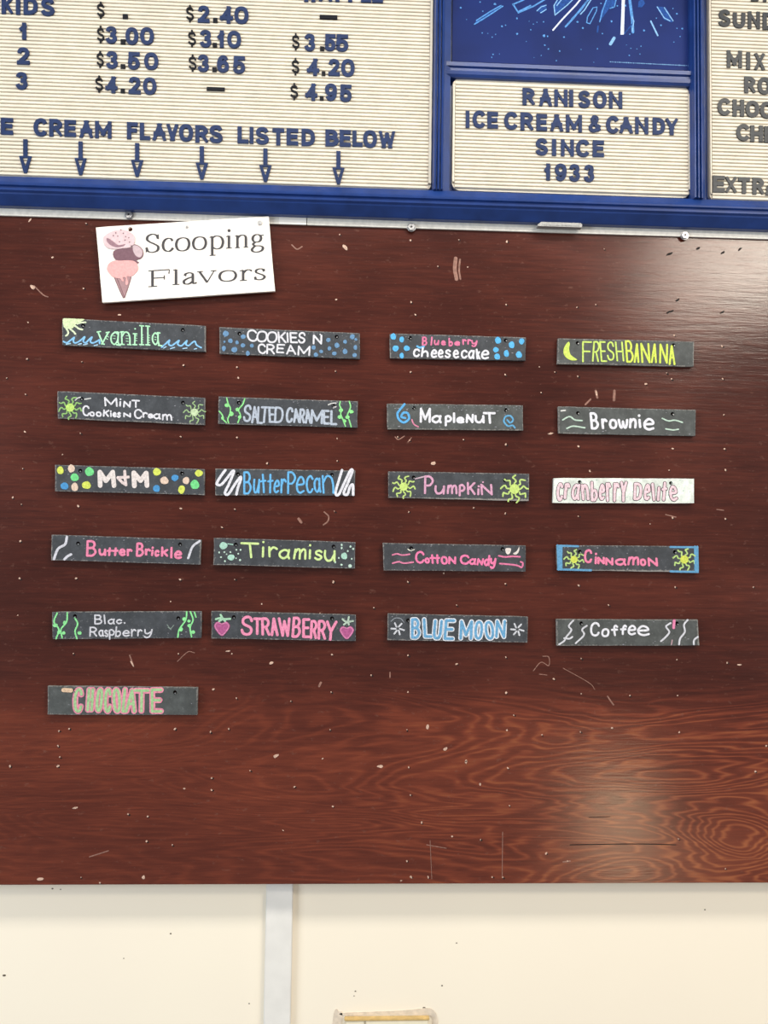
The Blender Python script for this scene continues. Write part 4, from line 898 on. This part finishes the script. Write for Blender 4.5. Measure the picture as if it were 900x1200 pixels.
# ------------------------------------------------------------------ white "Scooping Flavors" sign
YW = -.0520
t_c = [(112.8, 266.3), (314.7, 253.4), (321.9, 341), (119.7, 354.6)]
pa, pb = PT(*t_c[0], YW), PT(*t_c[1], YW)
hs = thing('heading_sign', 'white tilted sign reading "Scooping Flavors" with a printed ice cream cone', 'sign', tuple(PT(217, 304, YW)), math.atan2(-(pb.z-pa.z), pb.x-pa.x))
hole_plank(t_c, [(152.6, 268.6)], YW, .0055, 2.7*S, hs, M_sign, 'sign_board', .12)
for x, y, r in ((219.3, 266.2, .0022), (304.6, 261.3, .0042)): nail(x, y, YW, .0012, r, M_steel)
cS = (165, 250, 5.625)
SER = {
'S': (['s .92 .74 .8 .92 .5 1 .16 .9 .1 .72 .3 .58 .62 .46 .92 .3 .86 .08 .48 0 .16 .08 .04 .28'], ['l .93 .97 .95 .7', 'l .04 .3 .02 .02']),
'c': (['s .95 .78 .8 .95 .52 1 .18 .85 .04 .5 .18 .14 .55 0 .82 .08 1 .26'], []),
'o': (['c ' + ' '.join('%g %g' % p for p in O8)], []),
'p': (['l .2 1 .2 0', 's .2 .92 .5 1 .85 .92 1 .68 .88 .4 .55 .32 .2 .42'], ['l 0 .94 .2 1', 'l 0 0 .45 0']),
'i': (['l .5 .7 .5 0', 'd .52 .98'], ['l .1 .64 .5 .7', 'l .05 0 .95 0']),
'n': (['l .18 1 .18 0', 's .18 .78 .4 .97 .65 .98 .8 .82 .82 .4 .82 0'], ['l 0 .93 .18 1', 'l 0 0 .36 0', 'l .64 0 1 0']),
'g': (['c .44 1 .68 .94 .78 .78 .68 .62 .44 .57 .2 .62 .1 .78 .2 .94', 's .3 .58 .14 .46 .3 .37 .7 .34 .92 .24 .84 .08 .5 0 .16 .04 .04 .16 .2 .3 .34 .36'], ['l .72 .93 1 .95']),
'F': (['l .2 1 .2 0', 'l .2 1 1 1', 'l .2 .52 .75 .52'], ['l 0 1 .3 1', 'l 0 0 .42 0', 'l 1 1 .97 .74', 'l .76 .66 .76 .38']),
'l': (['l .5 1 .5 0'], ['l .1 .95 .5 1', 'l 0 0 1 0']),
'a': (['s .08 .74 .16 .92 .42 1 .66 .9 .7 .68 .7 .2 .78 .02 1 .08', 's .7 .62 .3 .5 .02 .3 .06 .06 .3 0 .52 .08 .7 .24'], []),
'v': (['l .12 1 .52 0'], ['l .52 0 .88 1', 'l 0 1 .3 1', 'l .7 1 1 1']),
'r': (['l .28 1 .28 0', 's .28 .7 .5 .95 .75 1 .98 .86'], ['l 0 .93 .28 1', 'l .02 0 .58 0']),
's': (['s .86 .74 .72 .94 .46 1 .16 .9 .14 .7 .4 .56 .72 .42 .9 .24 .74 .05 .42 0 .12 .08 .02 .28'], ['l .88 .98 .9 .74', 'l .02 .3 .01 .02']),
}
def serif(bm, ch, u0_, u1_, v0_, v1_, thin, thick, sl):
    uc = (u0_+u1_)/2; yf = YW-.0003
    iu = thin*.5*5.6/(u1_-u0_); iv = thin*.5*5.6/(v1_-v0_)
    def tf(p):
        uu = u0_+(iu+(1-2*iu)*p[0])*(u1_-u0_); vv = v1_-(iv+(1-2*iv)*p[1])*(v1_-v0_)+sl*(uu-uc)
        q = PT(cS[0]+uu/cS[2], cS[1]+vv/cS[2], yf); return (q.x, q.z)
    for lst, pn in ((SER[ch][0], (thin*S, thick*S)), (SER[ch][1], (thin*S, thin*1.15*S))):
        for s_ in lst:
            a_ = s_.split(); v = [float(k) for k in a_[1:]]; pts = list(zip(v[0::2], v[1::2]))
            if a_[0] == 'd':
                q = tf(pts[0]); disc(bm, q[0], q[1], thick*.62*S, yf, YW+.0003, 12); continue
            q = [tf(p) for p in (catmull(pts, a_[0] == 'c', 8) if a_[0] != 'l' else pts)]
            ribbon(bm, q, thick*S, yf, YW+.0003, closed=a_[0] == 'c', cap='flat', pen=pn)
SL = -.066
for spec in ('S 30 124 134 260|c 140 216 162 254|o 230 322 158 250|o 342 432 152 242|p 450 545 146 278|i 556 606 108 232|n 618 712 140 228|g 726 814 136 258',
             'F 46 192 372 482|l 206 258 366 472|a 280 372 388 468|v 368 502 378 458|o 516 630 374 450|r 648 738 370 444|s 748 826 362 440'):
    bm = bmesh.new()
    for it in spec.split('|'):
        a_ = it.split(); serif(bm, a_[0], *[float(k) for k in a_[1:]], 1.15, 3.1, SL)
    obj('lettering', bm, M_ink, hs)
cI = (110, 260, 12.5)
def si(polys, col, lev, name, wid=None, par=None, closed=False, label=None):
    bm = bmesh.new(); yf = YW-.0003*lev
    for pts in polys:
        if wid: ribbon(bm, [(p.x, p.z) for p in (PT(cI[0]+u/cI[2], cI[1]+v/cI[2], yf) for u, v in catmull(pts, closed))], wid*S, yf, YW+.0003, closed=closed)
        else: prism(bm, [(p.x, p.z) for p in (PT(cI[0]+u/cI[2], cI[1]+v/cI[2], yf) for u, v in catmull(pts, True, 4))], yf, YW+.0003)
    return obj(name, bm, paint(col, .05), par or hs, label=label)
bm = bmesh.new(); yf = YW-.0003
prism(bm, [(p.x, p.z) for p in (PT(cI[0]+u/cI[2], cI[1]+v/cI[2], yf) for u, v in ((285, 800), (550, 800), (500, 960), (455, 1115), (430, 1118), (380, 1000), (320, 860)))], yf, YW+.0003)
cone = obj('printed_cone', bm, paint((176, 146, 150), .05), hs)
si([[(300,815),(360,960),(430,1112)],[(340,830),(400,980),(445,1100)],[(545,815),(500,960),(450,1110)]], (132,104,112), 2, 'cone_shading', .8, cone)
si([[(200,640),(250,585),(330,560),(450,550),(560,560),(630,610),(650,680),(610,750),(545,798),(480,800),(500,880),(485,925),(462,905),(470,820),(420,815),(440,860),(415,870),(385,830),(300,815),(240,770),(195,700)]], (236,184,184), 3, 'printed_scoop', label='pink scoop')
si([[(280,470),(300,420),(380,395),(470,390),(560,370),(590,330),(650,345),(710,400),(725,470),(690,535),(620,560),(660,590),(640,605),(590,570),(480,560),(380,565),(310,545)]], (128,100,112), 4, 'printed_scoop', label='dark chocolate scoop')
si([[(575,345),(640,350),(700,405),(712,470),(680,520),(620,500),(580,440),(570,390)]], (208,192,198), 5, 'scoop_highlight')
si([[(135,250),(160,200),(240,150),(360,115),(480,125),(570,180),(600,260),(580,330),(520,375),(430,385),(340,395),(230,385),(160,340)]], (226,206,212), 6, 'printed_scoop', label='pale vanilla scoop with dark flecks')
si([[(185,240),(230,250),(300,300),(360,340),(455,325),(440,350),(350,372),(260,350),(200,300)]], (160,130,142), 7, 'scoop_shading')
bm = bmesh.new(); yf = YW-.0024
for u, v in ((285,200),(350,207),(395,115),(465,215),(510,230),(455,265),(375,290),(520,295),(320,160),(430,165),(550,350)):
    p = PT(cI[0]+u/cI[2], cI[1]+v/cI[2], yf); disc(bm, p.x, p.z, .7*S, yf, YW+.0003, 8)
obj('scoop_flecks', bm, paint((140, 116, 120)), hs)

# ------------------------------------------------------------------ cream box at the foot of the picture
YE = -.011
p = PT(403.5, 1191, YE); q = PT(503.5, 1191, YE); zt_ = PT(452, 1190.3, -.001).z
eb = thing('wall_outlet_box', 'cream wall box with a tan top edge set in chipped paint below the board', 'wall box', (p.x/2+q.x/2, 0, zt_-.06))
bm = bmesh.new(); box(bm, p.x, q.x, YE, -.0005, zt_-.0035, zt_); bmesh.ops.bevel(bm, geom=bm.edges, offset=.001, segments=2, affect='EDGES'); obj('top_edge', bm, M_tan, eb, label='tan top edge')
xm = PT(428, 1196, YE).x
for x0, x1, y_ in ((p.x+.0015, xm-.0006, YE+.002), (xm+.0006, q.x-.0015, YE+.0012)):
    bm = bmesh.new(); box(bm, x0, x1, y_, -.0005, zt_-.125, zt_-.0034); bmesh.ops.bevel(bm, geom=bm.edges, offset=.0015, segments=2, affect='EDGES'); obj('cover', bm, M_cream, eb)
bm = bmesh.new()
def tear(pts, h=.0008):
    prism(bm, [(k.x, k.z) for k in (PT(x, y, 0) for x, y in catmull(pts, True, 3))], -h, .0003)
tear([(390,1205),(391,1188),(394,1182),(397,1185),(401,1186),(400,1200)]); tear([(399,1187),(430,1185.5),(470,1184),(500,1181),(507,1183),(512,1190),(513,1205),(506,1205),(504,1190),(470,1188.5),(430,1189),(404,1190)])
obj('torn_paint', bm, M_tear, wall, kind='stuff')
